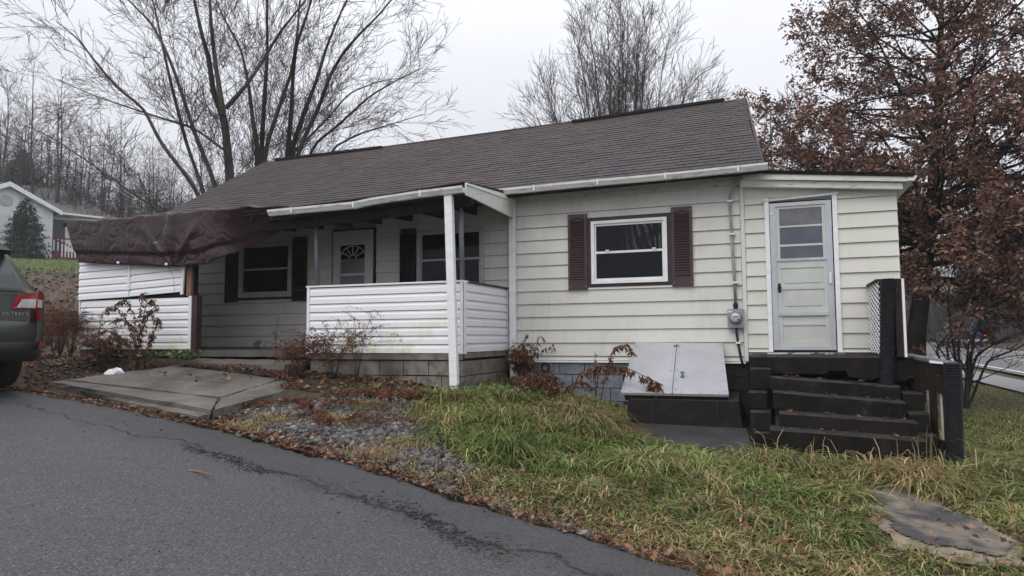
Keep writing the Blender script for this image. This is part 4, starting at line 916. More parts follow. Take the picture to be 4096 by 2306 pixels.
# ------------------------------------------------------------------ slabs in front of the porch
def slab(name, quad, th, label):
    q = [np.array(p) for p in quad]; dn = np.array([0, 0, th]); mb = MB(); n = 16; V = []; r = np.random.default_rng(int(abs(q[0][0])*100))
    for lay in (1, 0):
        for j in range(n+1):
            for i_ in range(n+1):
                s, t = i_/n, j/n; p = (q[0]*(1-s)+q[1]*s)*(1-t)+(q[3]*(1-s)+q[2]*s)*t
                e = 0.012 if (i_ in (0, n) or j in (0, n)) else 0.0035
                p = p+np.array([r.normal(0, e)*.8, r.normal(0, e)*.8, (r.normal(0, .0025) if not lay else 0)]); V.append(p-dn*lay)
    m = (n+1)**2; fs = []
    for j in range(n):
        for i_ in range(n):
            a = j*(n+1)+i_; fs.append((m+a, m+a+1, m+a+n+2, m+a+n+1)); fs.append((a, a+n+1, a+n+2, a+1))
    for i_ in range(n):
        for a, b in ((i_, i_+1), ((n+1)*n+i_+1, (n+1)*n+i_), ((i_+1)*(n+1), i_*(n+1)), (i_*(n+1)+n, (i_+1)*(n+1)+n)): fs.append((a, b, m+b, m+a))
    o = mb.add(V, fs).build(name, M_SLAB); tag(o, label, 'slab'); return o
def atZ(px, py, z):
    d = CF+CR*(px-2048)/FPX-CU*(py-1153)/FPX; return CAM+d*(z-CAM[2])/d[2]
sA, sB, sC_, sD = atZ(270, 1519, .665), atZ(880, 1590, .535), atZ(1114, 1517, .705), atY(705, 1464, -2.02)
print('slab', sA, sB, sC_, sD)
sB2, sC2, sT, sF = atZ(845, 1640, .465), atZ(1214, 1541, .625), atZ(190, 1527, .635), atZ(795, 1668, .405)
slab('concrete_slab', [sA, sB, sC_, sD], .12, 'large worn concrete slab sloping in front of the porch opening')
slab('concrete_slab', [sT, sB2, sB+[-.02, -.02, -.012], sA+[-.02, -.03, -.012]], .10, 'narrow upper concrete border strip along the road side of the slab')
slab('concrete_slab', [atZ(105, 1527, .585), sF, sB2+[-.01, -.02, -.045], sT+[-.01, -.02, -.04]], .10, 'narrow lowest concrete strip nearest the road')
slab('concrete_slab', [sB+[.02, 0, -.01], sB2+[.03, 0, -.004], sC2, sC_+[.03, 0, -.01]], .10, 'tilted wedge of broken concrete at the right end of the slab')
slab('concrete_slab', [(-4.90, -1.98, .90), (-2.76, -2.18, .885), (-2.76, -1.72, .935), (-4.85, -1.72, .955)], .16, 'dark low concrete ledge at the foot of the porch floor')

# ------------------------------------------------------------------ parked car (rear corner shows at the left edge)
CARH = np.array([-0.978, 0.21]); _cr = at(196, 1345, 8.7); CARO = _cr[:2]-0.92*np.array([0.21, 0.978])
carz = float(zroad(-5.6))+0.05
M_PAINTG = plain('dark_green_paint', (0.046, 0.053, 0.044), (0.054, 0.060, 0.050), 3, 0.3, metal=0.3)
M_CLAD = plain('black_cladding', (0.016, 0.017, 0.018), None, rough=0.55); M_TYRE = plain('tyre_rubber', (0.012, 0.012, 0.012), None, rough=0.8)
M_CARGL = plain('car_glass', (0.02, 0.022, 0.026), None, rough=0.05); M_RED = plain('tail_red', (0.33, 0.012, 0.018), (0.22, 0.010, 0.014), 20, 0.15); M_CLEAR = plain('tail_clear', (0.58, 0.55, 0.55), (0.45, 0.40, 0.40), 25, 0.15)
M_CHROME = plain('chrome', (0.6, 0.62, 0.65), None, rough=0.2, metal=1.0)
car = thing('parked_car', (CARO[0], CARO[1], carz), 'dark green estate car with red tail lamp parked at left edge', 'car', rz=math.atan2(CARH[1], CARH[0])); car.scale = (1, 1.02, 1.10)
# local frame: +x forward, +y left, z up; the tail is at x = 0
def cpt(x, y, z): return (x, y, z)
def loft(sections, m, nm, parent, smooth=True, closed=False):
    n = len(sections[0]); V = [p for s in sections for p in s]; fs = []
    for i_ in range(len(sections)-1):
        for j in range(n-1): fs.append((i_*n+j, i_*n+j+1, (i_+1)*n+j+1, (i_+1)*n+j))
    o = MB().add(V, fs).build(nm, m, None, smooth); o.parent = parent; return o
def body_section(x, w, zb, zs, zr, wr):       # half outline mirrored: sill, belt, roof
    h = [(w*.93, zb), (w, zb+.12), (w*1.0, zb+.30), (w*.985, zs-.06), (w*.955, zs), (wr+(w*.955-wr)*.45, zs+(zr-zs)*.55), (wr, zr-.05), (wr*.86, zr), (wr*.4, zr+.012)]
    return [(x, -a, b) for a, b in h]+[(x, a, b) for a, b in h[::-1]]
secs = [body_section(0.10, .80, .52, .98, 1.04, .70), body_section(0.06, .865, .44, 1.02, 1.08, .72), body_section(0.20, .905, .40, 1.04, 1.16, .70), body_section(0.42, .915, .36, 1.05, 1.46, .66), body_section(0.62, .92, .32, 1.055, 1.60, .64), body_section(1.2, .92, .30, 1.05, 1.645, .65), body_section(2.2, .92, .30, 1.03, 1.65, .66),
        body_section(2.9, .92, .30, 1.01, 1.56, .66), body_section(3.5, .92, .30, .99, 1.10, .70), body_section(4.3, .90, .32, .90, .98, .62), body_section(4.7, .80, .38, .74, .84, .55), body_section(4.80, .66, .45, .66, .70, .5)]
bodyo = loft(secs, M_PAINTG, 'body', car)
def cbox(nm, m, pts8, parent=car): o = MB().hexa(pts8).build(nm, m, None); o.parent = parent; return o
def quadpanel(nm, m, pts, depth, parent=car, smooth=False):   # thick patch from an outline, extruded along +x
    o = MB().prism(pts, depth).build(nm, m, None, smooth); o.parent = parent; return o
# tail face: gate, glass, spoiler, bumper
quadpanel('tailgate', M_PAINTG, [(0.035, -.70, .74), (0.035, .70, .74), (0.065, .73, 1.06), (0.065, -.73, 1.06)], (.08, 0, .0))
quadpanel('rear_window', M_CARGL, [(0.12, -.66, 1.10), (0.12, .66, 1.10), (0.47, .57, 1.475), (0.47, -.57, 1.475)], (.05, 0, .03))
quadpanel('gate_shoulder', M_PAINTG, [(0.05, -.78, 1.04), (0.05, .78, 1.04), (0.125, .72, 1.105), (0.125, -.72, 1.105)], (.09, 0, .0))
quadpanel('spoiler', M_CLAD, [(0.36, -.60, 1.50), (0.36, .60, 1.50), (0.30, .58, 1.54), (0.42, .56, 1.60), (0.42, -.56, 1.60), (0.30, -.58, 1.54)], (.25, 0, .02))
bsec = []
for y in np.linspace(-.93, .93, 19):
    t = abs(y)/.93; xo = -0.055+0.30*t**5; bsec.append([(xo+.10, y, .40), (xo+.03, y, .46), (xo, y, .56), (xo-.005, y, .66), (xo+.01, y, .735), (xo+.06, y, .76), (xo+.16, y, .765)])
o = loft(bsec, M_PAINTG, 'bumper', car)
csec = []
for y in np.linspace(-.935, .935, 19):
    t = abs(y)/.935; xo = -0.06+0.31*t**5; csec.append([(xo+.18, y, .30), (xo+.07, y, .335), (xo+.012, y, .42), (xo+.006, y, .50), (xo+.03, y, .535), (xo+.09, y, .54)])
o = loft(csec, M_CLAD, 'bumper_cladding', car)
for s in (-1, 1):
    red = quadpanel('tail_light', M_RED, [(0.075, s*.50, .88), (0.075, s*.56, 1.03), (0.12, s*.80, 1.075), (0.20, s*.895, 1.05), (0.20, s*.90, .76), (0.085, s*.78, .75), (0.08, s*.755, .885)][::s], (-.055, 0, 0))
    q = quadpanel('reversing_lens', M_CLEAR, [(0.016, s*.55, .893), (0.016, s*.60, .985), (0.03, s*.755, .995), (0.025, s*.745, .895)][::s], (-.012, 0, 0), red)
    q = quadpanel('lens', M_CLEAR, [(0.045, s*.775, .90), (0.045, s*.775, .99), (0.10, s*.86, .985), (0.10, s*.865, .90)][::s], (-.02, 0, 0), red)
    q = quadpanel('reflector', M_RED, [(0.02, s*.80, .44), (0.02, s*.80, .53), (0.05, s*.835, .53), (0.05, s*.835, .44)][::s], (-.03, 0, 0))
    for xx in (0.98, 3.72):
        wh = MB().lathe([(.20, -.11), (.30, -.11), (.335, -.09), (.345, -.05), (.345, .05), (.335, .09), (.30, .11), (.20, .11)], (xx, s*.80, .345), 28, 1).build('wheel', M_TYRE, None, True); wh.parent = car
        rm = MB().lathe([(.0, s*.04), (.19, s*.07), (.215, s*.10), (.20, s*.06)], (xx, s*.80, .345), 20, 1).build('rim', M_ALU, None); rm.parent = wh
    q = MB().prism([(1.1, s*.925, 1.07), (2.75, s*.925, 1.05), (2.55, s*.73, 1.50), (1.35, s*.72, 1.52)][::s], (0, s*.012, .004)).build('side_window', M_CARGL, None); q.parent = car
    q = MB().tube([(0.9, s*.62, 1.70), (1.4, s*.62, 1.72), (2.3, s*.63, 1.715), (2.7, s*.64, 1.66)], .02, 6).build('roof_rail', M_CLAD, None); q.parent = car
q = MB().prism([(3.45, -.66, 1.13), (3.45, .66, 1.13), (2.88, .60, 1.56), (2.88, -.60, 1.56)], (.03, 0, .02)).build('windscreen', M_CARGL, None); q.parent = car
q = quadpanel('number_plate_recess', M_CLAD, [(0.028, -.30, .80), (0.028, .30, .80), (0.04, .30, .97), (0.04, -.30, .97)], (.02, 0, 0))
q = MB().box(0.3, 1.5, -.5, .5, .22, .34).build('underbody', M_DARK, None); q.parent = car
tcv = bpy.data.curves.new('badge', 'FONT'); tcv.body = 'OUTBACK'; tcv.size = .052; tcv.space_character = 1.25; tcv.extrude = .003
tob = bpy.data.objects.new('badge', tcv); col.objects.link(tob); bpy.context.view_layer.update()
bme = bpy.data.meshes.new_from_object(tob.evaluated_get(bpy.context.evaluated_depsgraph_get())); bpy.data.objects.remove(tob)
bme.materials.clear(); bme.materials.append(M_CHROME)
bo = bpy.data.objects.new('badge', bme); col.objects.link(bo); bo.parent = car; bo.matrix_basis = Matrix.Translation((0.022, -.40, .81)) @ Matrix(((0, 0, -1, 0), (-1, 0, 0, 0), (0, 1, 0, 0), (0, 0, 0, 1)))

# ------------------------------------------------------------------ neighbouring house on the rise at the left
nL, nR = at(190, 850, 50), at(480, 876, 53.6); ez = 0.5*(nL[2]+nR[2])
u = (nR-nL)[:2]; u = u/np.linalg.norm(u); v = np.array([u[1], -u[0]])          # u along the eaves, v towards the viewer
def NP(a, b, z): p = nL[:2]+a*u+b*v; return np.array([p[0], p[1], z])
Lf = float(np.linalg.norm((nR-nL)[:2]))
def ray_plane(px, py, p0, n):
    d = CF+CR*(px-2048)/FPX-CU*(py-1153)/FPX; t = np.dot(np.array(p0)-CAM, n)/np.dot(d, n); return CAM+t*d
rR = ray_plane(255, 762, NP(Lf, 0, ez), (u[0], u[1], 0)); half = -float(np.dot(rR[:2]-NP(Lf, 0, 0)[:2], v)); rz_ = float(rR[2])
gz = tz(*NP(2, 1.5, 0)[:2])
M_NW = plain('neighbour_siding', (0.74, 0.77, 0.79), (0.66, 0.69, 0.71), 3, 0.6); M_NR = plain('neighbour_shingle', (0.075, 0.072, 0.072), (0.105, 0.10, 0.10), 6, 0.8); M_NRED = plain('red_deck_paint', (0.155, 0.036, 0.032), (0.115, 0.028, 0.026), 5, 0.6)
nh = thing('neighbour_house', NP(2, -1, gz), 'white house with grey shingle roof and red steps on the rise at left', 'house')
def nhexa(nm, m, a0, a1, b0, b1, z0, z1, par=nh): return MB().hexa([NP(a0, b1, z0), NP(a1, b1, z0), NP(a1, b0, z0), NP(a0, b0, z0), NP(a0, b1, z1), NP(a1, b1, z1), NP(a1, b0, z1), NP(a0, b0, z1)]).build(nm, m, par)
nwl = nhexa('wall', M_NW, -9, Lf-.3, -2*half+.3, -.45, gz-1.0, ez)
nrf = MB().hexa([NP(-9, .1, ez-.12), NP(Lf, .1, ez-.12), NP(Lf, -half, rz_-.15), NP(-9, -half, rz_-.15), NP(-9, .1, ez), NP(Lf, .1, ez), NP(Lf, -half, rz_), NP(-9, -half, rz_)]).build('roof', M_NR, nh)
MB().hexa([NP(-9, -half, rz_-.15), NP(Lf, -half, rz_-.15), NP(Lf, -2*half, ez-.12), NP(-9, -2*half, ez-.12), NP(-9, -half, rz_-.003), NP(Lf, -half, rz_-.003), NP(Lf, -2*half, ez), NP(-9, -2*half, ez)]).build('back_roof_slope', M_NR, nh)
MB().prism([NP(Lf-.31, -.45, ez-.01), NP(Lf-.31, -half, rz_-.2), NP(Lf-.31, -2*half+.3, ez-.01)], tuple(NP(0, 0, 0)-NP(.2, 0, 0))).build('gable', M_NW, nh)
nhexa('fascia', M_WHITE, 0.0, Lf, .10, .20, ez-.16, ez+.02); nhexa('gutter', M_WHITE, 0.0, Lf, .30, .18, ez-.12, ez-.01)
# projecting front gable
pk = ray_plane(38, 727, NP(0, 2.2, 0), (v[0], v[1], 0)); ak = float(np.dot(pk[:2]-NP(0, 0, 0)[:2], u)); ev = 0.15; w2 = ev-ak
e2 = ez-.05
MB().prism([NP(2*ak-ev+.35, 2.0, gz-1), NP(ev-.35, 2.0, gz-1), NP(ev-.35, 2.0, e2-.1), NP(ak, 2.0, pk[2]-.28), NP(2*ak-ev+.35, 2.0, e2-.1)], tuple(-2.5*np.array([v[0], v[1], 0]))).build('front_gable_wall', M_NW, nh)
for sgn in (0, 1):
    E1 = ev+.1 if sgn == 0 else 2*ak-ev-.1
    MB().hexa([NP(ak, 2.35, pk[2]-.12), NP(E1, 2.35, e2-.30), NP(E1, -2, e2-.30), NP(ak, -2, pk[2]-.12), NP(ak, 2.35, pk[2]), NP(E1, 2.35, e2-.18), NP(E1, -2, e2-.18), NP(ak, -2, pk[2])]).build('front_gable_roof', M_NR, nh)
    MB().hexa([NP(ak, 2.40, pk[2]-.34), NP(E1, 2.40, e2-.50), NP(E1, 2.36, e2-.50), NP(ak, 2.36, pk[2]-.34), NP(ak, 2.40, pk[2]-.02), NP(E1, 2.40, e2-.20), NP(E1, 2.36, e2-.20), NP(ak, 2.36, pk[2]-.02)]).build('barge_board', M_WHITE, nh)
gv = NP(ak-.1, 2.03, pk[2]-1.25); MB().tube([gv, gv+.05*np.array([v[0], v[1], 0])], .36, 20).build('gable_vent', M_OLDFRAME, nh)
for i_ in range(12): z = gz-.2+i_*.28; nhexa('siding_course', M_NW, 2*ak-ev+.36, ev-.36, 2.0, 2.02, z, z+.24, nh)
for a0, a1 in ((ak-1.2, ak-.5), (ak+.2, ak+1.3)):
    wf = nhexa('window', M_WHITE, a0, a1, 2.02, 2.08, e2-2.35, e2-.55); nhexa('pane', M_GLASS, a0+.12, a1-.12, 2.085, 2.10, e2-2.2, e2-.7, wf)
nd = nhexa('front_door', plain('neighbour_door', (.045, .045, .06), None, rough=.5), .25, 1.25, -.44, -.36, ez-2.9, ez-.45)
nhexa('window', M_WHITE, 2.2, 3.3, -.44, -.38, ez-2.4, ez-1.2); nhexa('pane', M_GLASS, 2.3, 3.2, -.37, -.36, ez-2.3, ez-1.3)
dk = ez-2.9
nhexa('deck', M_NRED, .0, Lf+.5, -.44, 1.2, dk-.9, dk); 
nhexa('stair_skirt', M_NRED, .0, 1.4, 1.2, 2.6, gz-.6, dk-.5); nhexa('deck_skirt', M_NRED, .0, Lf+.5, 1.2, 1.25, gz-.8, dk)
nhexa('deck_rail', M_NRED, .0, Lf+.5, 1.16, 1.24, dk+.85, dk+.95); 
for i_ in range(22): a = .1+i_*.25; nhexa('baluster', M_WHITE, a, a+.08, 1.17, 1.22, dk+.02, dk+.85)
for i_ in range(6): a = .2+i_*.2; nhexa('baluster', M_WHITE, a, a+.07, 2.62, 2.66, dk-.55-.1*i_*0, dk+.35)
MB().beam(NP(-.2, 1.3, dk+.95), NP(1.6, 2.7, dk-.2), .10, .12).build('stair_rail', M_NRED, nh)

# ------------------------------------------------------------------ blue pickup on the highway
LM = (LY+LF)/2
def hpt(s, lat, z): P = HN1[:2]+s*HD+lat*HNRM; return np.array([P[0], P[1], float(hwy_z(P[0], P[1]))+z])
target = at(3885, 1372, 50); sC = float(np.dot(target[:2]-HN1[:2], HD)); lC = float(np.dot(target[:2]-HN1[:2], HNRM))
tk = thing('pickup_truck', hpt(sC, lC, 0.02), 'blue pickup truck with lit tail lamps on the far highway', 'truck', rz=math.atan2(HD[1], HD[0]))
M_BLUE = plain('blue_paint', (0.012, 0.020, 0.060), None, rough=.3); 
k = Nodes('lit_tail_lamp'); k.base((.5, .03, .02), .4); k.b.inputs['Emission Color'].default_value = (1, .12, .05, 1); k.b.inputs['Emission Strength'].default_value = 1.3
def tb(nm, m, x0, x1, y0, y1, z0, z1, ins=0.0):
    o = MB().hexa([(x0, y0, z0), (x1, y0, z0), (x1, y1, z0), (x0, y1, z0), (x0+ins, y0+ins*.5, z1), (x1-ins*1.6, y0+ins*.5, z1), (x1-ins*1.6, y1-ins*.5, z1), (x0+ins, y1-ins*.5, z1)]).build(nm, m, None); o.parent = tk; return o
tb('body', M_BLUE, 0, 5.4, -.98, .98, .50, 1.18); tb('cab', M_BLUE, 1.9, 3.9, -.92, .92, 1.18, 1.22); tb('cab_glass', M_CARGL, 1.92, 3.9, -.90, .90, 1.22, 1.80, .22); tb('cab_roof', M_BLUE, 2.14, 3.5, -.79, .79, 1.80, 1.86)
tb('tailgate', M_BLUE, -.04, 0, -.78, .78, .66, 1.16); tb('bumper', M_CHROME, -.16, 0, -.95, .95, .45, .62); tb('number_plate', M_WHITE, -.175, -.16, -.16, .16, .52, .60)
for s in (-1, 1):
    tb('tail_light', MATS['lit_tail_lamp'], -.05, .02, s*.97-.09 if s > 0 else -.97-.02, s*.97+.02 if s > 0 else -.97+.16, .80, 1.12)
    for xx in (.9, 4.4): o = MB().lathe([(.22, -.12), (.37, -.10), (.38, .10), (.22, .12)], (xx, s*.82, .38), 18, 1).build('wheel', M_TYRE, None); o.parent = tk
# guard posts with rail beyond the highway
gr = thing('guard_rail', hpt(6, LF+1.6, 0), 'low pale guard rail with posts beyond the highway', 'guard rail')
for i_ in range(14):
    p = hpt(-6+i_*2.0, LF+1.7, 0); MB().tube([p-[0, 0, .2], p+[0, 0, .52]], .11, 6).build('post', plain('guard_cream', (.42, .40, .28)) if i_ == 0 else MATS['guard_cream'], gr)
pts = [hpt(s, LF+1.55, .62) for s in (-8, 6, 20)]
for a_, b_ in zip(pts[:-1], pts[1:]): MB().beam(a_, b_, .06, .18).build('rail', M_WOOD, gr)

# ------------------------------------------------------------------ trees
class Twigs:
    """collects branch tubes with numpy; 5 sides for limbs, 3 for twigs"""
    def __init__(s): s.V = []; s.F = []; s.n = 0; s.tips = []
    def tube(s, P, R, k):
        P = np.asarray(P); n = len(P); T = np.gradient(P, axis=0); T /= (np.linalg.norm(T, axis=1, keepdims=True)+1e-9)
        m = T.mean(0); ref = np.array([1.0, 0.2, 0]) if abs(m[2]) > 0.8 else np.array([0, 0.1, 1.0])
        A = np.cross(T, ref); A /= (np.linalg.norm(A, axis=1, keepdims=True)+1e-9); B = np.cross(T, A)
        an = np.arange(k)*2*PI/k
        V = P[:, None]+R[:, None, None]*(np.cos(an)[None, :, None]*A[:, None]+np.sin(an)[None, :, None]*B[:, None])
        i = (np.arange(n-1)[:, None]*k+np.arange(k)[None]).ravel(); j = (np.arange(n-1)[:, None]*k+(np.arange(k)[None]+1) % k).ravel()
        s.V.append(V.reshape(-1, 3)); s.F.append(np.stack([i, j, j+k, i+k], -1)+s.n); s.n += n*k
    def build(s, name, m, parent): return obj(name, fast_mesh(name, np.vstack(s.V), np.vstack(s.F), m, None, 4, True), parent)
def grow(tw, rg, p, d, L, r, lvl, P):
    n = max(3, min(10, int(L/P['seg'])+2)); pts = [np.array(p)]; d = np.array(d)/np.linalg.norm(d)
    for i_ in range(n-1):
        d = d+rg.normal(0, P['wob'], 3)+np.array([0, 0, P['up'][min(lvl, 3)]]); d /= np.linalg.norm(d); pts.append(pts[-1]+d*L/(n-1))
    pts = np.array(pts); rr_ = np.linspace(r, max(P['rmin'], r*(0.35 if lvl < P['max'] else 0.5)), n)
    limb(tw, rg, pts, rr_, lvl, P)
def limb(tw, rg, pts, rr_, lvl, P):
    tw.tube(pts, rr_, 6 if rr_[0] > .05 else (4 if rr_[0] > .02 else 3))
    if lvl >= P['max']:
        tw.tips.append(pts[-1]); tw.tips.append(pts[len(pts)//2]); return
    L = np.linalg.norm(np.diff(pts, axis=0), axis=1).sum(); cum = np.r_[0, np.cumsum(np.linalg.norm(np.diff(pts, axis=0), axis=1))]
    nc = max(2, int(L*P['den'][min(lvl, len(P['den'])-1)]*rg.uniform(.8, 1.2)))
    for t in np.sort(rg.uniform(P['t0'] if lvl == 0 else .12, 1.0, nc)):
        i_ = min(len(pts)-2, np.searchsorted(cum, t*L)-1 if t > 0 else 0); i_ = max(i_, 0); f = (t*L-cum[i_])/max(1e-6, cum[i_+1]-cum[i_])
        p = pts[i_]*(1-f)+pts[i_+1]*f; r = rr_[i_]*(1-f)+rr_[i_+1]*f; ax = pts[i_+1]-pts[i_]; ax /= np.linalg.norm(ax)
        q = rg.normal(0, 1, 3); q -= ax*np.dot(q, ax); q /= np.linalg.norm(q); a = rg.uniform(*P['ang'])
        d = ax*math.cos(a)+q*math.sin(a)
        cl = P['len'][min(lvl, len(P['len'])-1)]*rg.uniform(.55, 1.25)*(1.15-.55*t)
        grow(tw, rg, p, d, cl, max(P['rmin'], min(r*.62, P['rmax'][min(lvl, len(P['rmax'])-1)])), lvl+1, P)
def z5(x, y): return (x*0.7764, y*0.7764)      # coordinates read off an enlargement of the upper left
# big bare maple clump behind the left end of the house: several stems
PT1 = dict(seg=.22, wob=.075, up=[.0, .03, .035, .035], max=4, t0=.22, den=[1.9, 2.5, 3.0, 2.7], len=[2.4, 1.3, .72, .42], ang=(.3, .75), rmin=.0054, rmax=[.030, .015, .0085, .0064])
stems = [
 (21.0, .16, [(1195, 1250), (1185, 915), (1160, 650), (1140, 575), (1100, 480), (1075, 300), (1040, 180), (1000, 0), (960, -180)]),
 (21.0, .11, [(1150, 600), (1140, 520), (1110, 330), (1088, 130), (1080, -40), (1060, -220)]),
 (20.6, .085, [(1162, 560), (1270, 440), (1350, 320), (1440, 170), (1560, 20), (1680, -130)]),
 (22.0, .11, [(1320, 1250), (1330, 800), (1300, 600), (1285, 470), (1270, 380), (1240, 250), (1150, 90), (1060, -120)]),
 (22.3, .12, [(1340, 1250), (1347, 790), (1362, 500), (1378, 300), (1375, 20), (1390, -180)]),
 (21.6, .10, [(1352, 1250), (1362, 780), (1450, 520), (1500, 380), (1530, 200), (1545, 0), (1570, -180)]),
 (22.8, .12, [(1460, 1250), (1480, 800), (1500, 600), (1510, 380), (1525, 240), (1590, 50), (1650, -150)]),
 (22.4, .12, [(1470, 1250), (1500, 780), (1560, 600), (1630, 420), (1680, 250), (1740, 100), (1830, -90)]),
 (21.8, .10, [(1490, 1250), (1530, 790), (1640, 560), (1700, 390), (1770, 270), (1850, 180), (1960, 70), (2080, -80)]),
 (22.0, .07, [(1520, 1250), (1600, 760), (1750, 640), (1900, 500), (2050, 410), (2180, 350)]),
 (20.4, .09, [(1140, 1250), (1110, 950), (1000, 680), (910, 400), (850, 250), (780, 120), (660, 0), (520, -140)]),
 (20.9, .085, [(1110, 1250), (1050, 990), (960, 740), (880, 430), (830, 200), (800, 50), (740, -140)]),
 (19.8, .075, [(1110, 1200), (1000, 960), (830, 740), (740, 560), (600, 450), (500, 330), (400, 200), (290, 110)]),
 (19.6, .05, [(1150, 770), (1000, 660), (800, 600), (620, 540), (450, 480), (300, 410)]),
 (19.2, .045, [(1050, 1250), (830, 1095), (600, 940), (450, 830), (250, 700), (110, 640)]),
 (22.4, .055, [(1580, 1250), (1700, 770), (1850, 690), (2020, 640), (2180, 590)]),
 (22.2, .05, [(1500, 800), (1680, 620), (1800, 480), (1950, 420), (2080, 400)])]
groups = {'left': [0, 1, 2, 10, 11, 12, 13, 14], 'right': [3, 4, 5, 6, 7, 8, 9, 15, 16]}
labels = {'left': 'leafless tree with forked trunk left of the roof, leaning limbs spread left', 'right': 'leafless multi-stem tree fanning out above the left roof end'}
def stem_pts(d, px, rg, wander=0.5):
    q = []; dd = d
    for i_, (x, y) in enumerate(px):
        X_, Y_ = z5(x, y); q.append(at(X_, Y_, dd)); dd += rg.normal(0, wander)
    q = np.array(q); t = np.linspace(0, len(q)-1, len(q)*4-3); k = np.arange(len(q))
    # smooth interpolation
    from_ = np.stack([np.interp(t, k, q[:, c]) for c in range(3)], -1)
    sm = from_.copy(); sm[1:-1] = (from_[:-2]+2*from_[1:-1]+from_[2:])/4; return sm
for g, ids in groups.items():
    rg = np.random.default_rng(11 if g == 'left' else 12); tw = Twigs(); trunk = Twigs(); base = None
    for i_ in ids:
        d, r, px = stems[i_]; r = r*(.82 if i_ not in (0, 1) else .92); pts = stem_pts(d, px, rg)
        if px[0][1] > 1200:
            g0 = tz(pts[0][0], pts[0][1]); pts[0][2] = g0-.2
            base = base if base is not None else np.array([pts[0][0], pts[0][1], g0])
        rad = r*1.0*np.linspace(1, .20, len(pts)); trunk.tube(pts, rad, 8)
        P = dict(PT1); P['t0'] = .30 if px[0][1] > 1200 else .12
        cum_pts = pts; # limbs sprout along the stem
        tw2 = Twigs(); limb(tw2, rg, pts, rad*.2, 0, P)
        off = len(np.vstack(tw2.V[:1])); tw.V += [x for x in tw2.V]; tw.F += [f+tw.n for f in tw2.F]; tw.n += tw2.n
    t_ = thing('bare_tree', base, labels[g], 'tree'); trunk.build('trunk', M_BARK, t_); tw.build('crown', M_BARKD, t_)

def vase_tree(name, basepx, d, label, nst, H, spread, seed, P, base_r=.12, group=None, mat=M_BARKD, trunk_m=M_BARK, gx=None, lean=(0, 0), low=.06):
    rg = np.random.default_rng(seed); b = np.array(at(basepx[0], basepx[1], d)) if gx is None else np.array([gx[0], gx[1], 0.]); g0 = tz(b[0], b[1]); b[2] = g0
    t_ = thing(name, b, label, 'tree', group); trunk = Twigs(); tw = Twigs()
    for i_ in range(nst):
        a = i_*2.39996+rg.uniform(-.25, .25); sp = spread*math.sqrt((i_+.3)/nst)*rg.uniform(.9, 1.05); top = b+np.array([math.cos(a)*sp+lean[0], math.sin(a)*sp+lean[1], H*(1-.42*(sp/spread)**2)*rg.uniform(.92, 1.04)])
        ctrl = b+np.array([math.cos(a)*sp*.35, math.sin(a)*sp*.35, H*.42]); tt = np.linspace(0, 1, 10)[:, None]
        pts = (1-tt)**2*(b+[0, 0, -.2])+2*tt*(1-tt)*ctrl+tt**2*top+rg.normal(0, .05, (10, 3))*(tt > .05)
        rad = base_r*rg.uniform(.55, 1)*np.linspace(1, .16, 10); trunk.tube(pts, rad, 6); tw2 = Twigs(); limb(tw2, rg, pts, rad*.2, 0, P)
        tw.V += tw2.V; tw.F += [f+tw.n for f in tw2.F]; tw.n += tw2.n
    trunk.build('trunk', trunk_m, t_); tw.build('crown', mat, t_); return t_
PV = dict(seg=.4, wob=.075, up=[.0, .045, .05, .05], max=3, t0=.25, den=[3.3, 2.8, 2.6], len=[2.2, 1.2, .75], ang=(.28, .72), rmin=.0080, rmax=[.028, .015, .0105])
vase_tree('bare_tree', (2475, 620), 30, 'dense upright leafless tree rising behind the middle of the roof', 28, 14.6, 4.6, 21, dict(PV, rmin=.0066, rmax=[.024, .013, .009]), .11, mat=M_BARK, low=.1)
PV2 = dict(PV); PV2['rmin'] = .0115; PV2['den'] = [2.2, 1.9, 1.6]
vase_tree('bare_tree', (3110, 700), 42, 'pale leafless tree between the roof end and the brown tree', 10, 16.0, 5.0, 22, PV2, .12)
vase_tree('bare_tree', (2240, 720), 36, 'small leafless tree just showing over the roof left of the dense tree', 7, 10.5, 3.4, 23, PV2, .08)
vase_tree('bare_tree', (2830, 720), 38, 'small leafless tree just showing over the right part of the ridge', 7, 13.2, 3.4, 24, PV2, .08)

# wood on the hillside at the left
PW = dict(seg=.9, wob=.09, up=[.0, .05, .05, .04], max=3, t0=.28, den=[1.7, 1.6, 1.5], len=[3.4, 1.8, 1.1], ang=(.4, .95), rmin=.013, rmax=[.04, .022, .015])
PWd = dict(PW); PWd['den'] = [1.4, 1.4, 1.3]
protos = []
def wood_tree(seed, H, P):
    rg = np.random.default_rng(seed); trunk = Twigs(); tw = Twigs()
    tt = np.linspace(0, 1, 9); pts = np.stack([np.cumsum(rg.normal(0, .14, 9)), np.cumsum(rg.normal(0, .14, 9)), tt*H-.3], -1); rad = np.linspace(.13, .02, 9)
    trunk.tube(pts, rad, 6); limb(tw, rg, pts, rad*.2, 0, P)
    if rg.random() < .5:
        q = pts[3]; d = np.array([rg.normal(0, .35), rg.normal(0, .35), 1.]); e = np.array([q+d*H*.55*t for t in np.linspace(0, 1, 6)]); trunk.tube(e, np.linspace(.1, .02, 6), 6); limb(tw, rg, e, np.linspace(.02, .006, 6), 0, P)
    return trunk, tw
def mesh_of(tw, nm, m): return fast_mesh(nm, np.vstack(tw.V), np.vstack(tw.F), m, None, 4, True)
for s_ in range(6):
    a_, b_ = wood_tree(40+s_, [15, 17, 14, 18, 16, 13][s_], PW if s_ % 2 else PWd); protos.append((mesh_of(a_, 'trunk', M_BARK), mesh_of(b_, 'crown', M_BARK)))
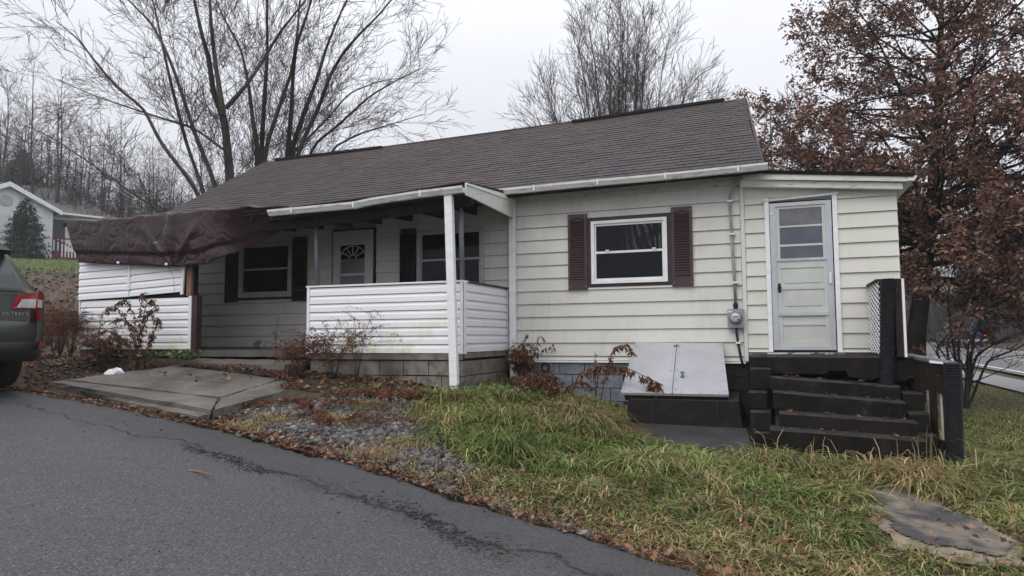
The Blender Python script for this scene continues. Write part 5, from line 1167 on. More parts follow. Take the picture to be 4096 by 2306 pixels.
def plant_wood(loc, i_, rz, sc, label, group):
    t_ = thing('woodland_tree', loc, label, 'tree', group, rz); t_.scale = (sc, sc, sc)
    for nm, me in (('trunk', protos[i_ % 6][0]), ('crown', protos[i_ % 6][1])):
        o = bpy.data.objects.new(nm, me); col.objects.link(o); o.parent = t_
rg = np.random.default_rng(77); cnt = 0
for dist, n_ in ((56, 18), (64, 22), (74, 26), (86, 28)):
    for i_ in range(n_):
        px = -60+980*(i_+rg.uniform(0, 1))/n_; p = at(px, 1000, dist+rg.uniform(-3, 3))
        sc = rg.uniform(.62, .95)*(1.0 if px < 350 else (.80 if px < 600 else .72)); plant_wood((p[0], p[1], tz(p[0], p[1])-.2), cnt, rg.uniform(0, 6.28), sc, ('leafless %s tree of the hillside wood %s' % ('front-row' if dist < 60 else ('second-row' if dist < 70 else ('third-row' if dist < 80 else 'farthest')), 'above the white house' if px < 260 else ('right of the white house' if px < 560 else 'behind the leaning trunks'))), 'bare trees of the hillside wood'); cnt += 1
for px, dist, sc in ((1060, 50, .70), (1130, 56, .72), (1210, 52, .62), (1290, 55, .58), (980, 60, .75), (1000, 47, .6)):
    p = at(px, 900, dist); plant_wood((p[0], p[1], tz(p[0], p[1])-.2), cnt, cnt*1.3, sc, 'leafless tree low behind the forked trunk at the roof end', 'bare trees behind the roof end'); cnt += 1
# wooded bank beyond the highway at the right
for dist, n_ in ((66, 10), (78, 12), (92, 12)):
    for i_ in range(n_):
        px = 3500+800*(i_+rg.uniform(0, 1))/n_; p = at(px, 1250, dist+rg.uniform(-4, 4)); plant_wood((p[0], p[1], tz(p[0], p[1])-.3), cnt, rg.uniform(0, 6.28), rg.uniform(.6, .95), ('leafless tree %s on the wooded bank beyond the highway' % ('in the front row' if dist < 70 else ('in the middle row' if dist < 85 else 'in the back row'))), 'bare trees beyond the highway'); cnt += 1

# leaf clouds
def leaf_faces(C, size, rg, droop=.3, fold=.35, asp=.5, elong=None):
    """bent two-quad leaves around centres C: (n,3)"""
    n = len(C); d = rg.normal(0, 1, (n, 3)); d[:, 2] = d[:, 2]*.5-droop; d /= np.linalg.norm(d, axis=1, keepdims=True)
    s = np.cross(d, rg.normal(0, 1, (n, 3))); s /= (np.linalg.norm(s, axis=1, keepdims=True)+1e-9); u_ = np.cross(s, d)
    L = (size*rg.uniform(.6, 1.3, n))[:, None]; W = L*asp
    a = C; b = C+d*L*.45+s*W*.5+u_*W*fold*.5; c = C+d*L-u_*W*fold*.3; e = C+d*L*.45-s*W*.5+u_*W*fold*.5
    V = np.stack([a, b, c, e], 1).reshape(-1, 3); i = np.arange(n)[:, None]*4
    F = np.concatenate([i+[0, 1, 2], i+[0, 2, 3]], 1).reshape(-1, 3)
    return V, F
def flat_leaves(C, size, rg, tilt=.45, asp=.62, lobes=False):
    n = len(C); a = rg.uniform(0, 2*PI, n); d = np.stack([np.cos(a), np.sin(a), rg.normal(0, tilt*.5, n)], -1); s = np.stack([-np.sin(a), np.cos(a), rg.normal(0, tilt, n)], -1)
    L = (size*rg.uniform(.55, 1.25, n))[:, None]; W = L*asp; up = np.array([0, 0, 1.0]); cu = rg.uniform(.05, .5, n)[:, None]
    V = np.stack([C-d*L*.5+up*L*.1*cu, C+s*W*.5+up*L*cu*.8, C+d*L*.5+up*L*.35*cu, C-s*W*.5+up*L*cu*.6], 1).reshape(-1, 3); i = np.arange(n)[:, None]*4
    return V, np.concatenate([i+[0, 1, 2], i+[0, 2, 3]], 1).reshape(-1, 3)

# the tree still holding brown leaves
rg = np.random.default_rng(5); d0 = 15.5
gp = np.array(at(3648, 1420, d0)); gp[2] = tz(gp[0], gp[1])
oak = thing('brown_leaf_tree', gp, 'large tree still holding brown leaves right of the annex', 'tree')
trunk = Twigs(); tw = Twigs()
tr_px = [(3648, 1500), (3665, 1340), (3690, 1150), (3712, 980), (3730, 800), (3745, 560), (3760, 300), (3765, 50), (3770, -250)]
tp = np.array([at(x, y, d0+rg.normal(0, .1)) for x, y in tr_px]); tp[0][2] = gp[2]-.2
tI = np.linspace(0, 8, 33); tp = np.stack([np.interp(tI, np.arange(9), tp[:, c]) for c in range(3)], -1); trad = np.interp(tI, np.arange(9), [.24, .19, .165, .15, .13, .10, .075, .05, .02]); trunk.tube(tp, trad, 10)
PO = dict(seg=.35, wob=.10, up=[.0, .0, -.01, -.01], max=3, t0=.0, den=[2.0, 2.4, 2.4], len=[1.5, .75, .42], ang=(.45, 1.0), rmin=.006, rmax=[.025, .013, .008])
for i_ in range(128):
    t = .27+.73*((i_+rg.uniform(0, 1))/90)**.92 if i_ < 90 else rg.uniform(.30, .58); k_ = int(t*32); p = tp[min(k_, 32)]; a = i_*2.399+rg.uniform(-.4, .4)
    env = np.interp(t, [.28, .40, .55, .75, .9, 1.0], [3.6, 5.0, 4.6, 3.5, 2.7, 1.5])*rg.uniform(.55, 1.08)
    d = np.array([math.cos(a), math.sin(a), np.interp(t, [.3, .5, .8, 1], [.05, .25, .5, .9])+rg.normal(0, .25)]); n_ = 9
    if i_ >= 90: a = (math.pi+.36 if i_ < 114 else .3)+rg.normal(0, .5); env = rg.uniform(3.4, 4.9); d = np.array([math.cos(a), -math.sin(a), rg.uniform(-.05, .3)])
    pts = [p]; dd = d.copy()
    for j in range(n_-1): dd = dd+rg.normal(0, .10, 3)+np.array([0, 0, .035 if j < 4 else -.03]); pts.append(pts[-1]+dd/np.linalg.norm(dd)*env/(n_-1))
    pts = np.array(pts); rad = np.linspace(.05*(1.2-t)+.012, .008, n_); trunk.tube(pts, rad, 5); tw2 = Twigs(); limb(tw2, rg, pts, rad*.35, 0, PO)
    tw.V += tw2.V; tw.F += [f+tw.n for f in tw2.F]; tw.n += tw2.n; dn_ = rg.choice([.12, .5, .9, 1.25], p=[.16, .22, .34, .28]) if i_ < 90 else 1.2; tw.tips += [q for q in tw2.tips if rg.random() < .72*dn_]
trunk.build('trunk', M_BARKD, oak); tw.build('branches', M_BARKD, oak)
tips = np.array(tw.tips); print('oak tips', len(tips))
wgt = rg.random(len(tips)); sel = tips[wgt < 2]
nlf = max(2, int(round(96000/len(sel)))); C = np.repeat(sel, nlf, 0)+rg.normal(0, .075, (len(sel)*nlf, 3)); print('oak leaves', len(C))
V, F = leaf_faces(C, .112, rg, droop=.6, asp=.44); obj('crown', fast_mesh('crown', V, F, M_OAK), oak)
# low bare shrub with arching stems by the highway lawn
def bare_shrub(px, d, label, stems_, seed, P, r=.03):
    rg = np.random.default_rng(seed); b = np.array(at(px[0], px[1], d)); b[2] = tz(b[0], b[1]); t_ = thing('bare_shrub', b, label, 'shrub'); tw = Twigs()
    for q in stems_:
        pts = np.array([b+[0, 0, -.1]]+[at(x, y, d+dz) for x, y, dz in q]); n_ = len(pts); tI = np.linspace(0, n_-1, n_*4); pts = np.stack([np.interp(tI, np.arange(n_), pts[:, c]) for c in range(3)], -1)
        pts[1:-1] = (pts[:-2]+2*pts[1:-1]+pts[2:])/4; limb(tw, rg, pts, np.linspace(r, .007, len(pts)), 0, P)
    tw.build('stems', M_BARKD, t_); return t_
PS = dict(seg=.25, wob=.10, up=[.0, .03, .02, .0], max=3, t0=.2, den=[2.4, 2.2, 2.0], len=[1.0, .55, .3], ang=(.35, .9), rmin=.0055, rmax=[.016, .010, .007])
bare_shrub((3850, 1480), 14.0, 'sprawling leafless shrub with arching stems beside the lower pipe post',
  [[(3900, 1420, 0), (3990, 1370, -.3), (4110, 1320, -.6), (4260, 1290, -1)], [(3870, 1380, .2), (3930, 1280, .3), (4000, 1210, .4), (4120, 1170, .5)], [(3880, 1400, 0), (4000, 1300, 0), (4140, 1250, .2)], [(3830, 1380, .5), (3850, 1250, .8), (3900, 1130, 1), (3960, 1040, 1.2)],
   [(3780, 1390, .3), (3830, 1290, .6), (3890, 1200, .9), (3990, 1130, 1.3)], [(3740, 1400, .6), (3800, 1330, .6), (3860, 1290, .8)], [(3950, 1440, 0), (4060, 1400, -.2), (4180, 1330, -.4)], [(3900, 1300, .6), (4010, 1180, 1), (4060, 1060, 1.4), (4090, 950, 1.6)], [(3800, 1300, 1.2), (3790, 1180, 1.5), (3820, 1050, 1.8)]], 31, PS)
# brushy understorey: masses nobody could count
def brush_mass(name, pts, label, n, hmin, hmax, seed, m=M_BARKR):
    rg = np.random.default_rng(seed); poly = np.array(pts); lo, hi = poly.min(0), poly.max(0); tw = Twigs(); k_ = 0
    while k_ < n:
        p = rg.uniform(lo, hi)
        if not inside(poly, np.array([p[0]]), np.array([p[1]]))[0]: continue
        k_ += 1; z = tz(p[0], p[1]); H = rg.uniform(hmin, hmax); q = np.array([p[0], p[1], z]); d = np.array([rg.normal(0, .3), rg.normal(0, .3), 1.])
        pts_ = np.array([q+d*H*t+rg.normal(0, .08, 3) for t in np.linspace(0, 1, 5)]); tw.tube(pts_, np.linspace(.03, .012, 5), 3)
        for _ in range(9):
            t = rg.uniform(.15, 1); s_ = q+d*H*t; e = rg.normal(0, 1, 3); e[2] = abs(e[2])*.9; e /= np.linalg.norm(e); tw.tube(np.array([s_, s_+e*H*.16, s_+e*H*.32+[0, 0, .1]]), np.array([.015, .012, .010]), 3)
    o = tw.build(name, m, None); o['kind'] = 'stuff'; tag(o, label, 'brush'); return o
def bandpoly(px0, px1, d0_, d1_): return [at(px0, 1200, d0_)[:2], at(px1, 1200, d0_)[:2], at(px1, 1200, d1_)[:2], at(px0, 1200, d1_)[:2]]
brush_mass('brush', bandpoly(3480, 4300, 62, 98), 'brown leafless brush on the bank beyond the highway', 1500, 2.2, 6.5, 51)
brush_mass('brush', bandpoly(-80, 1250, 52, 80), 'grey leafless undergrowth of the hillside wood', 2100, 1.5, 6.0, 52, M_BARKD)

# evergreens
def evergreen(px, d, H, R, label, seed, n=9000, size=.16):
    rg = np.random.default_rng(seed); b = np.array(at(px[0], px[1], d)); b[2] = tz(b[0], b[1]); t_ = thing('evergreen_tree', b, label, 'tree')
    MB().tube([b+[0, 0, -.2], b+[0, 0, H*.5], b+[0, 0, H*.97]], [.06*R, .04*R, .01], 6).build('trunk', M_BARKD, t_)
    k_ = n; t = rg.beta(1.0, 1.6, k_); a = rg.uniform(0, 2*PI, k_); lay = .78+.22*np.cos(t*58+a*3)+.10*np.sin(a*5+t*11); r = R*(1-t)**.6*np.sqrt(rg.uniform(.25, 1, k_))*lay
    C = np.stack([b[0]+r*np.cos(a), b[1]+r*np.sin(a), b[2]+.1+t*H*.98-r*.15], -1); V, F = leaf_faces(C, size, rg, droop=.5, asp=.42); obj('crown', fast_mesh('crown', V, F, M_FIR), t_); return t_
evergreen((95, 1045), 46, 4.0, 1.75, 'bushy evergreen beside the red steps of the white house', 61, 6500, .17)
evergreen((85, 800), 62, 10.0, 4.2, 'tall dark conifer in the wood above the white house', 62, 12000, .32)
evergreen((-20, 860), 60, 8.0, 3.2, 'shorter dark conifer at the far left above the white house', 63, 5000, .30)

# ------------------------------------------------------------------ dry weeds
def dry_weed(name, base, label, stems_, seed, leaf=.07, m=M_WEED, nleaf=26, r=.006, hang=True, cat='weed'):
    """stems_: list of polylines (dx, dy, dz) from the base; leaves hang along them"""
    rg = np.random.default_rng(seed); b = np.array(base, float); t_ = thing(name, b, label, cat); tw = Twigs(); C = []
    for q in stems_:
        pts = np.array(([b+[0, 0, -.03]] if q[0] is not None else [])+[b+np.array(p) for p in q if p is not None]); rs_ = r if q[0] is not None else r*.45; n_ = len(pts); tI = np.linspace(0, n_-1, n_*5); pts = np.stack([np.interp(tI, np.arange(n_), pts[:, c]) for c in range(3)], -1)
        pts[1:-1] = (pts[:-2]+2*pts[1:-1]+pts[2:])/4; tw.tube(pts, np.linspace(rs_, rs_*.4, len(pts)), 4)
        k_ = rg.uniform(.25, 1, nleaf); ii = (k_*(len(pts)-1)).astype(int); C.append(pts[ii]+rg.normal(0, .012, (nleaf, 3)))
    tw.build('stems', M_BARKR, t_); C = np.vstack(C)
    V, F = leaf_faces(C, leaf, rg, droop=1.3 if hang else .1, asp=.28); o = obj('leaves', fast_mesh('leaves', V, F, m), t_); return t_
def gz3(px, py): return ground(px, py)
def arch(rg, n, h, reach, dirbias=None, droop=.6):
    out_ = []
    for i_ in range(n):
        a = rg.uniform(0, 2*PI) if dirbias is None else rg.normal(dirbias, .8); R_ = reach*rg.uniform(.4, 1.1); H = h*rg.uniform(.65, 1.1); c, s = math.cos(a), math.sin(a)
        out_.append([(c*R_*.25, s*R_*.25, H*.6), (c*R_*.6, s*R_*.6, H), (c*R_, s*R_, H*(1-droop*rg.uniform(.2, .6)))])
    return out_
rg = np.random.default_rng(90)
def branchy(rg, n, h, reach): # stems with side sprays
    st = arch(rg, n, h, reach); ex = []
    for q in st:
        for _ in range(5):
            t = rg.uniform(.05, 1); p0 = np.array(q[1])*t+np.array(q[0])*(1-t); d = rg.normal(0, .5, 3)*[1, 1, .5]+[0, 0, .25]; ex.append([None, tuple(p0), tuple(p0+d*.2), tuple(p0+d*.36-[0, 0, .03]), tuple(p0+d*.46-[0, 0, .07])])
    return st+ex
PL = atY(590, 1440, -2.15); PL = np.array([PL[0], PL[1], tz(PL[0], PL[1])])
gw = np.array([-5.75, -2.15, tz(-5.75, -2.15)])
dry_weed('dry_weed', gw+[.1, 0, 0], 'tall withered brown weed drooping before the white enclosure wall', [[(.02, 0, .5), (-.05, -.05, .95), (-.18, -.1, 1.22), (-.42, -.1, 1.12)], [(.05, 0, .5), (.16, 0, .95), (.27, 0, 1.05), (.36, -.02, .80)], [(.0, 0, .4), (-.15, 0, .8), (-.45, 0, .92), (-.62, 0, .82)], [(.05, 0, .4), (.02, 0, .9), (.06, 0, 1.32), (.14, 0, 1.22)], [(.1, 0, .3), (.30, 0, .62), (.42, 0, .92), (.46, 0, .72)], [(-.05, 0, .3), (-.3, 0, .55), (-.55, 0, .62)], [(.15, 0, .2), (.25, 0, .5), (.3, 0, .7)], [(.0, -.05, .5), (-.25, -.08, 1.0), (-.5, -.08, 1.12), (-.66, -.08, .98)], [(.08, -.05, .6), (.2, -.05, 1.12), (.34, -.05, 1.2), (.44, -.05, 1.02)], [(-.05, -.05, .4), (-.35, -.08, .66), (-.7, -.08, .74)]], 91, .078, M_WEED, 130, .007)
dry_weed('dry_weed', gw+[-.75, .05, 0], 'tangled dark brown weeds at the foot of the enclosure wall', branchy(rg, 20, .66, .70), 92, .06, M_WEED, 16, .005)
for i_, (x, y, h, lab) in enumerate(((-7.35, -2.0, .75, 'rust brown bushy weeds between the car and the enclosure'), (-8.0, -1.7, .85, 'rust brown dried bush just right of the car tail lamp'), (-8.7, -1.3, .8, 'brown dried bush behind the car bumper'), (-7.75, -2.4, .45, 'low rust brown weeds by the tip of the slab'))):
    dry_weed('dry_bush', (x, y, tz(x, y)), lab, branchy(rg, 26, h, .55), 100+i_, .035, M_RUST, 24, .004, False, 'bush')
dry_weed('dry_weed', (-1.95, -2.15, tz(-1.95, -2.15)), 'rust brown dead weed fanning out before the porch half wall', branchy(rg, 22, .60, .85), 110, .045, M_RUST, 16, .0032, False)
dry_weed('dry_weed', (-1.55, -2.2, tz(-1.55, -2.2)), 'thin branching dead weed standing before the white half wall', branchy(rg, 8, .98, .48), 111, .032, M_WEED, 14, .0035, False)
dry_weed('dry_weed', (-2.45, -2.25, tz(-2.45, -2.25)), 'reddish dead weed at the left end of the half wall', branchy(rg, 20, .48, .55), 112, .045, M_RUST, 16, .003, False)
dry_weed('dry_weed', (-3.05, -2.05, tz(-3.05, -2.05)), 'single thin dry stalk standing in the porch opening', [[(.0, 0, .5), (.02, 0, .95)], [(.0, 0, .6), (-.06, 0, .78)], [(.01, 0, .7), (.07, 0, .85)]], 113, .03, M_RUST, 20, .004, False)
dry_weed('dry_weed', (0.22, -.32, tz(.22, -.32)), 'dark withered weed clump at the foot of the wall downspout', [[(.0, 0, .4), (.02, 0, .75), (.08, 0, .80)], [(-.12, 0, .4), (-.16, 0, .72)], [(.15, 0, .4), (.28, -.05, .78), (.38, -.05, .68)], [(.1, 0, .3), (.2, 0, .6)], [(-.05, 0, .3), (-.02, 0, .62), (.1, 0, .66)]]+branchy(rg, 6, .55, .3), 114, .085, M_WEED, 24, .007)
dry_weed('dry_weed', (1.35, -.35, tz(1.35, -.35)), 'pale upright dry stalk before the grey block foundation', [[(.0, 0, .3), (.0, 0, .62), (.01, 0, .78)], [(.02, 0, .3), (-.05, 0, .5)]], 115, .06, M_LITTER, 34, .006)
def frond(base, pts, label, seed, leaf=.11, n=70):
    dry_weed('dry_weed', base, label, [pts], seed, leaf, M_WEED, n, .008)
frond((1.55, -.95, tz(1.55, -.95)), [(.08, -.05, .35), (.15, -.05, .62), (.24, -.05, .86), (.42, -.08, .90), (.50, -.08, .76)], 'curled brown frond standing against the left cellar door', 116, .085, 130)
frond((1.2, -1.25, tz(1.2, -1.25)), [(.15, 0, .42), (.45, 0, .52), (.80, 0, .50), (1.15, -.02, .34), (1.22, -.02, .22)], 'brown weed stem drooping over the left cellar door', 117, .13, 190)
dry_weed('dry_weed', (1.0, -1.1, tz(1.0, -1.1)), 'matted dark brown dead weeds below the block foundation', arch(rg, 16, .38, .75, None, 1.1), 118, .085, M_WEED, 40, .006)
dry_weed('dry_weed', (.55, -1.0, tz(.55, -1.0)), 'flattened brown dead weeds right of the porch corner', arch(rg, 14, .30, .6, None, 1.1), 119, .075, M_WEED, 34, .006)
for i_, (px, py, lab) in enumerate(((1250, 1640, 'rust red dead fern lying across the gravel by the slab'), (1560, 1600, 'rust red dead fern fronds lying below the half wall'), (1330, 1700, 'rust red dead fern frond pointing to the road over the gravel'))):
    b = ground(px, py); st = [[(-.3, .05, .10), (-.8, .1, .07), (-1.15, .15, .05)], [(.3, 0, .10), (.75, .05, .08), (1.1, .1, .05)], [(.1, -.2, .10), (.15, -.5, .06)], [(-.2, .1, .12), (-.5, .2, .08)]]
    dry_weed('dead_fern', b, lab, st+[[(-.1, -.05, .10), (-.6, -.1, .08), (-.9, -.2, .05)], [(.2, .1, .10), (.5, .25, .07)]], 120+i_, .06, M_RUST, 150, .005, False, 'fern')
b = np.array([-2.75, -2.5, .76]); dry_weed('dead_fern', b, 'long rust brown frond lying over the back of the slab', [[(-.25, .05, .10), (-.6, .0, .14), (-.95, -.05, .10)], [(.2, -.1, .04), (.5, -.25, -.04)]], 125, .05, M_RUST, 160, .006, False, 'fern')
# ivy at the porch corner
def ivy(base, w_, d_, n, seed, label, size=.07):
    rg = np.random.default_rng(seed); C = np.stack([base[0]+rg.normal(0, w_, n), base[1]+rg.normal(0, d_, n), np.zeros(n)], -1); C[:, 2] = np.maximum(terrain(C[:, 0], C[:, 1]), base[2])+rg.uniform(.02, .14, n); V, F = flat_leaves(C, size, rg, .7, .7)
    tag(obj('ivy', fast_mesh('ivy', V, F, M_GREENLF)), label, 'ivy')
ivy((-4.75, -2.05, .95), .16, .10, 150, 130, 'small patch of green ivy at the foot of the dark porch post'); ivy((-5.5, -2.1, .93), .25, .08, 110, 131, 'low green leaves among the weeds before the enclosure')
ivy((.45, -2.0, .48), .30, .16, 260, 132, 'bright green leafy patch right of the porch downspout foot', .045)
# white scrap of plastic
rg = np.random.default_rng(140); b = np.array([-5.75, -2.45, tz(-5.75, -2.45)+.05]); mb = MB(); k_ = 10; V = []
for j in range(6):
    for i_ in range(k_):
        a = i_*2*PI/k_; ph = j/5*PI*.55; r_ = (.15*math.cos(ph)+.02)*(1+.35*math.sin(3*a+j))*rg.uniform(.8, 1.2); V.append((b[0]+r_*math.cos(a), b[1]+r_*.7*math.sin(a), b[2]+.12*math.sin(ph)*rg.uniform(.7, 1.25)))
mb.add(V, [(j*k_+i_, j*k_+(i_+1) % k_, (j+1)*k_+(i_+1) % k_, (j+1)*k_+i_) for j in range(5) for i_ in range(k_)]+[tuple(range(5*k_, 6*k_))]); tag(mb.build('plastic_bag', plain('white_plastic', (.72, .74, .76), None, rough=.35)), 'crumpled white plastic bag lying among the weeds', 'bag')

# ------------------------------------------------------------------ path patch, gravel, leaves
def patch(name, poly, m, dz, label=None, n=60, kind='structure', sub=.03):
    lo, hi = poly.min(0)-.1, poly.max(0)+.1; xs_ = np.linspace(lo[0], hi[0], n); ys_ = np.linspace(lo[1], hi[1], n); X_, Y_ = np.meshgrid(xs_, ys_); jx = wob(X_, Y_, 9, .035); ins = inside(poly, X_+jx, Y_+jx*.7)
    Z_ = terrain(X_, Y_)+dz+wob(X_, Y_, 6, .006); i_ = np.arange(n*n).reshape(n, n); c = ins[:-1, :-1] & ins[1:, :-1] & ins[:-1, 1:] & ins[1:, 1:]
    F = np.stack([i_[:-1, :-1], i_[:-1, 1:], i_[1:, 1:], i_[1:, :-1]], -1)[c]; o = obj(name, fast_mesh(name, np.stack([X_, Y_, Z_], -1).reshape(-1, 3), F, m, None, 4, True)); o['kind'] = kind; return o
patch('dirt', DIRT, plain('bare_dirt', (0.155, 0.120, 0.090), (0.26, 0.215, 0.165), 9, .85, .7, 40, dist=.015), .012)
patch('path', PATH, plain('path_slab', (0.040, 0.039, 0.040), (0.19, 0.16, 0.125), 2.6, .65, .6, 40, lo=.44, hi=.62), .026)
patch('gravel_bed', GRAVEL, plain('gravel_fines', (0.030, 0.030, 0.032), (0.075, 0.072, 0.070), 30, .8, .8, 60, dist=.02), .008)
def stones(n, sampler, size, seed):
    rg = np.random.default_rng(seed); C = sampler(rg, n); n = len(C); base = np.array([(1, 0, 0), (0, 1, 0), (-1, 0, 0), (0, -1, 0), (.1, .1, .75), (0, 0, -.6)])
    sc = size*rg.lognormal(0, .45, n)[:, None, None]; a = rg.uniform(0, 2*PI, n); R_ = np.zeros((n, 3, 3)); R_[:, 0, 0] = np.cos(a); R_[:, 0, 1] = -np.sin(a); R_[:, 1, 0] = np.sin(a); R_[:, 1, 1] = np.cos(a); R_[:, 2, 2] = 1
    P = base[None]*rg.uniform(.55, 1.3, (n, 6, 3))*np.array([1, .68, .55]); V = np.einsum('nij,nkj->nki', R_, P)*sc+C[:, None]
    f = np.array([(0, 1, 4), (1, 2, 4), (2, 3, 4), (3, 0, 4), (1, 0, 5), (2, 1, 5), (3, 2, 5), (0, 3, 5)]); return V.reshape(-1, 3), (np.arange(n)[:, None, None]*6+f[None]).reshape(-1, 3)
def poly_sampler(poly, dz=.01):
    def f(rg, n):
        lo, hi = poly.min(0)-.15, poly.max(0)+.15; p = rg.uniform(lo, hi, (n*3, 2)); q = p+rg.normal(0, .10, p.shape); p = p[inside(poly, q[:, 0], q[:, 1])][:n]
        return np.c_[p, terrain(p[:, 0], p[:, 1])+dz]
    return f
V, F = stones(12000, poly_sampler(GRAVEL, .014), .027, 150); o = obj('gravel', fast_mesh('gravel', V, F, M_GRAVEL)); o['kind'] = 'stuff'; tag(o, 'dark slate gravel spread between road and porch', 'gravel')
def edge_sampler(x0, x1, y0, y1, dens=None):       # strip along the road edge
    def f(rg, n): x = rg.uniform(x0, x1, n); y = yedge(x)+rg.uniform(y0, y1, n)*rg.uniform(.3, 1, n); return np.c_[x, y, np.maximum(terrain(x, y), np.where(y < yedge(x)+.05, zroad(x)+.012, -9))+.012]
    return f
V1, F1 = stones(2600, edge_sampler(-1.6, 2.6, -.05, .45), .020, 151); V2, F2 = stones(1500, edge_sampler(-9, -2.2, .0, .55), .018, 152)
V3, F3 = stones(1500, lambda rg, n: (lambda x, y: np.c_[x, y, terrain(x, y)+.01])(rg.uniform(-7.3, -5.0, n), rg.uniform(-2.9, -2.0, n)), .024, 153)
V = np.vstack([V1, V2, V3]); F = np.vstack([F1, F2+len(V1), F3+len(V1)+len(V2)]); o = obj('gravel', fast_mesh('gravel', V, F, M_GRAVEL)); o['kind'] = 'stuff'; tag(o, 'loose gravel scattered along the crumbling road edge', 'gravel')
# crumbled asphalt along the crack at the right
V, F = stones(4200, lambda rg, n: (lambda x: (lambda y: np.c_[x, y, zroad(x)+.013])(yedge(x)-.72+.09*np.sin(x*2.3)+.05*np.sin(x*6.1)+rg.normal(0, 1, n)*np.interp(x, [-2, 4], [.02, .17])*(.4+.8*np.abs(np.sin(x*1.9)))))(4.4-5.8*rg.random(n)**1.9), .0085, 154); o = obj('asphalt_crumbs', fast_mesh('asphalt_crumbs', V, F, plain('crumb_black', (.022, .022, .023), (.06, .06, .06), 60, .8, spec=.15))); o['kind'] = 'stuff'; tag(o, 'crumbled black asphalt along the crack in the road', 'rubble')
V, F = stones(900, lambda rg, n: (lambda x: (lambda y: np.c_[x, y, zroad(x)+.014])(yedge(x)-rg.uniform(.1, 5, n)))(rg.uniform(-5, 4.5, n)), .006, 155); o = obj('road_grit', fast_mesh('road_grit', V, F, MATS['crumb_black'])); o['kind'] = 'stuff'; tag(o, 'specks of loose grit scattered over the asphalt', 'grit')
# fallen leaves
rg = np.random.default_rng(160); LC = []
def add_leaves(P): LC.append(P)
s = edge_sampler(-9.5, 4.4, -.12, .62)(rg, 5200); add_leaves(s)
s = edge_sampler(-7.5, 1.0, -.02, .42)(rg, 3600); add_leaves(s+[0, 0, .01])
x = rg.uniform(-3.0, 0.0, 1500); y = rg.uniform(-2.9, -1.75, 1500); add_leaves(np.c_[x, y, terrain(x, y)+.015])
x = rg.uniform(-9.5, -4.9, 2400); y = rg.uniform(-3.2, -1.8, 2400); k_ = ~inside(np.array([(-6.3, -2.5), (-2.7, -3.7), (-2.7, -2.2), (-4.9, -1.95)]), x, y); add_leaves(np.c_[x, y, terrain(x, y)+.015][k_])
x = rg.uniform(-4.9, -2.7, 420); y = np.interp(x, [-4.9, -2.7], [-2.02, -2.26])+rg.normal(0, .04, 420); add_leaves(np.c_[x, y, np.full(420, .865)+(x+4.9)*-.035])
x = rg.uniform(.6, 8.5, 2400); y = rg.uniform(-6.3, -.4, 2400); k_ = (y > yedge(x)) & ~((x > 1.9) & (x < 5.45) & (y > -2.3)); add_leaves(np.c_[x, y, terrain(x, y)+.075][k_])
x = rg.uniform(-5.0, -2.9, 30); y = rg.uniform(-3.0, -2.3, 30); add_leaves(np.c_[x, y, .515+.15*(y+3.72)+.06])
x = rg.uniform(1.8, 4.0, 14); y = yedge(x)-.80+rg.normal(0, .1, 14); add_leaves(np.c_[x, y, zroad(x)+.02])
C = np.vstack(LC); V, F = flat_leaves(C, .062, rg, .5); o = obj('fallen_leaves', fast_mesh('fallen_leaves', V, F, M_LITTER)); o['kind'] = 'stuff'; tag(o, 'brown fallen leaves littering the road edge and yard', 'leaves')
# leaves on the steps and sill
LC = []
for a, b_, y, zl, zr_ in SP: x = rg.uniform(a+.1, b_-.05, 22); LC.append(np.c_[x, y+rg.uniform(.02, .2, 22), zl+(zr_-zl)*(x-a)/(b_-a)+.012])
x = rg.uniform(4.3, 5.0, 60); LC.append(np.c_[x, rg.uniform(-.5, -.16, 60), np.full(60, 1.012)]); V, F = flat_leaves(np.vstack(LC), .06, rg, .3); o = obj('fallen_leaves', fast_mesh('fallen_leaves', V, F, M_LITTER)); o['kind'] = 'stuff'; tag(o, 'dry leaves lying on the black concrete steps', 'leaves')
# leaf litter on the left slope
n = 9000; x = rg.uniform(-40, -8.2, n); y = rg.uniform(-2.5, 24, n); k_ = (terrain(x, y) < 5.0); C = np.c_[x, y, terrain(x, y)+.03][k_]; V, F = flat_leaves(C, .17, rg, .6); o = obj('leaf_litter', fast_mesh('leaf_litter', V, F, M_LITTERG)); o['kind'] = 'stuff'; tag(o, 'grey brown leaf litter covering the slope at left', 'leaves')
# sticks on the road
for px, py, a, L, lab in ((790, 1890, -.25, .45, 'pale straight stick lying on the asphalt'), (410, 1675, .1, .35, 'dark short stick lying near the road edge at left')):
    p = at(px, py, 1); d = (p-CAM); t = (zroad(0)+.02-CAM[2])/d[2]; q = CAM+d*t
    for _ in range(4): t = (float(zroad(q[0]))+.025-CAM[2])/d[2]; q = CAM+d*t
    tag(MB().tube([q-[L/2*math.cos(a), L/2*math.sin(a), 0], q+[0, .01, .004], q+[L/2*math.cos(a), L/2*math.sin(a), 0]], [.009, .008, .006], 5).build('stick', M_RAWWOOD if px > 500 else M_BARKD), lab, 'stick')

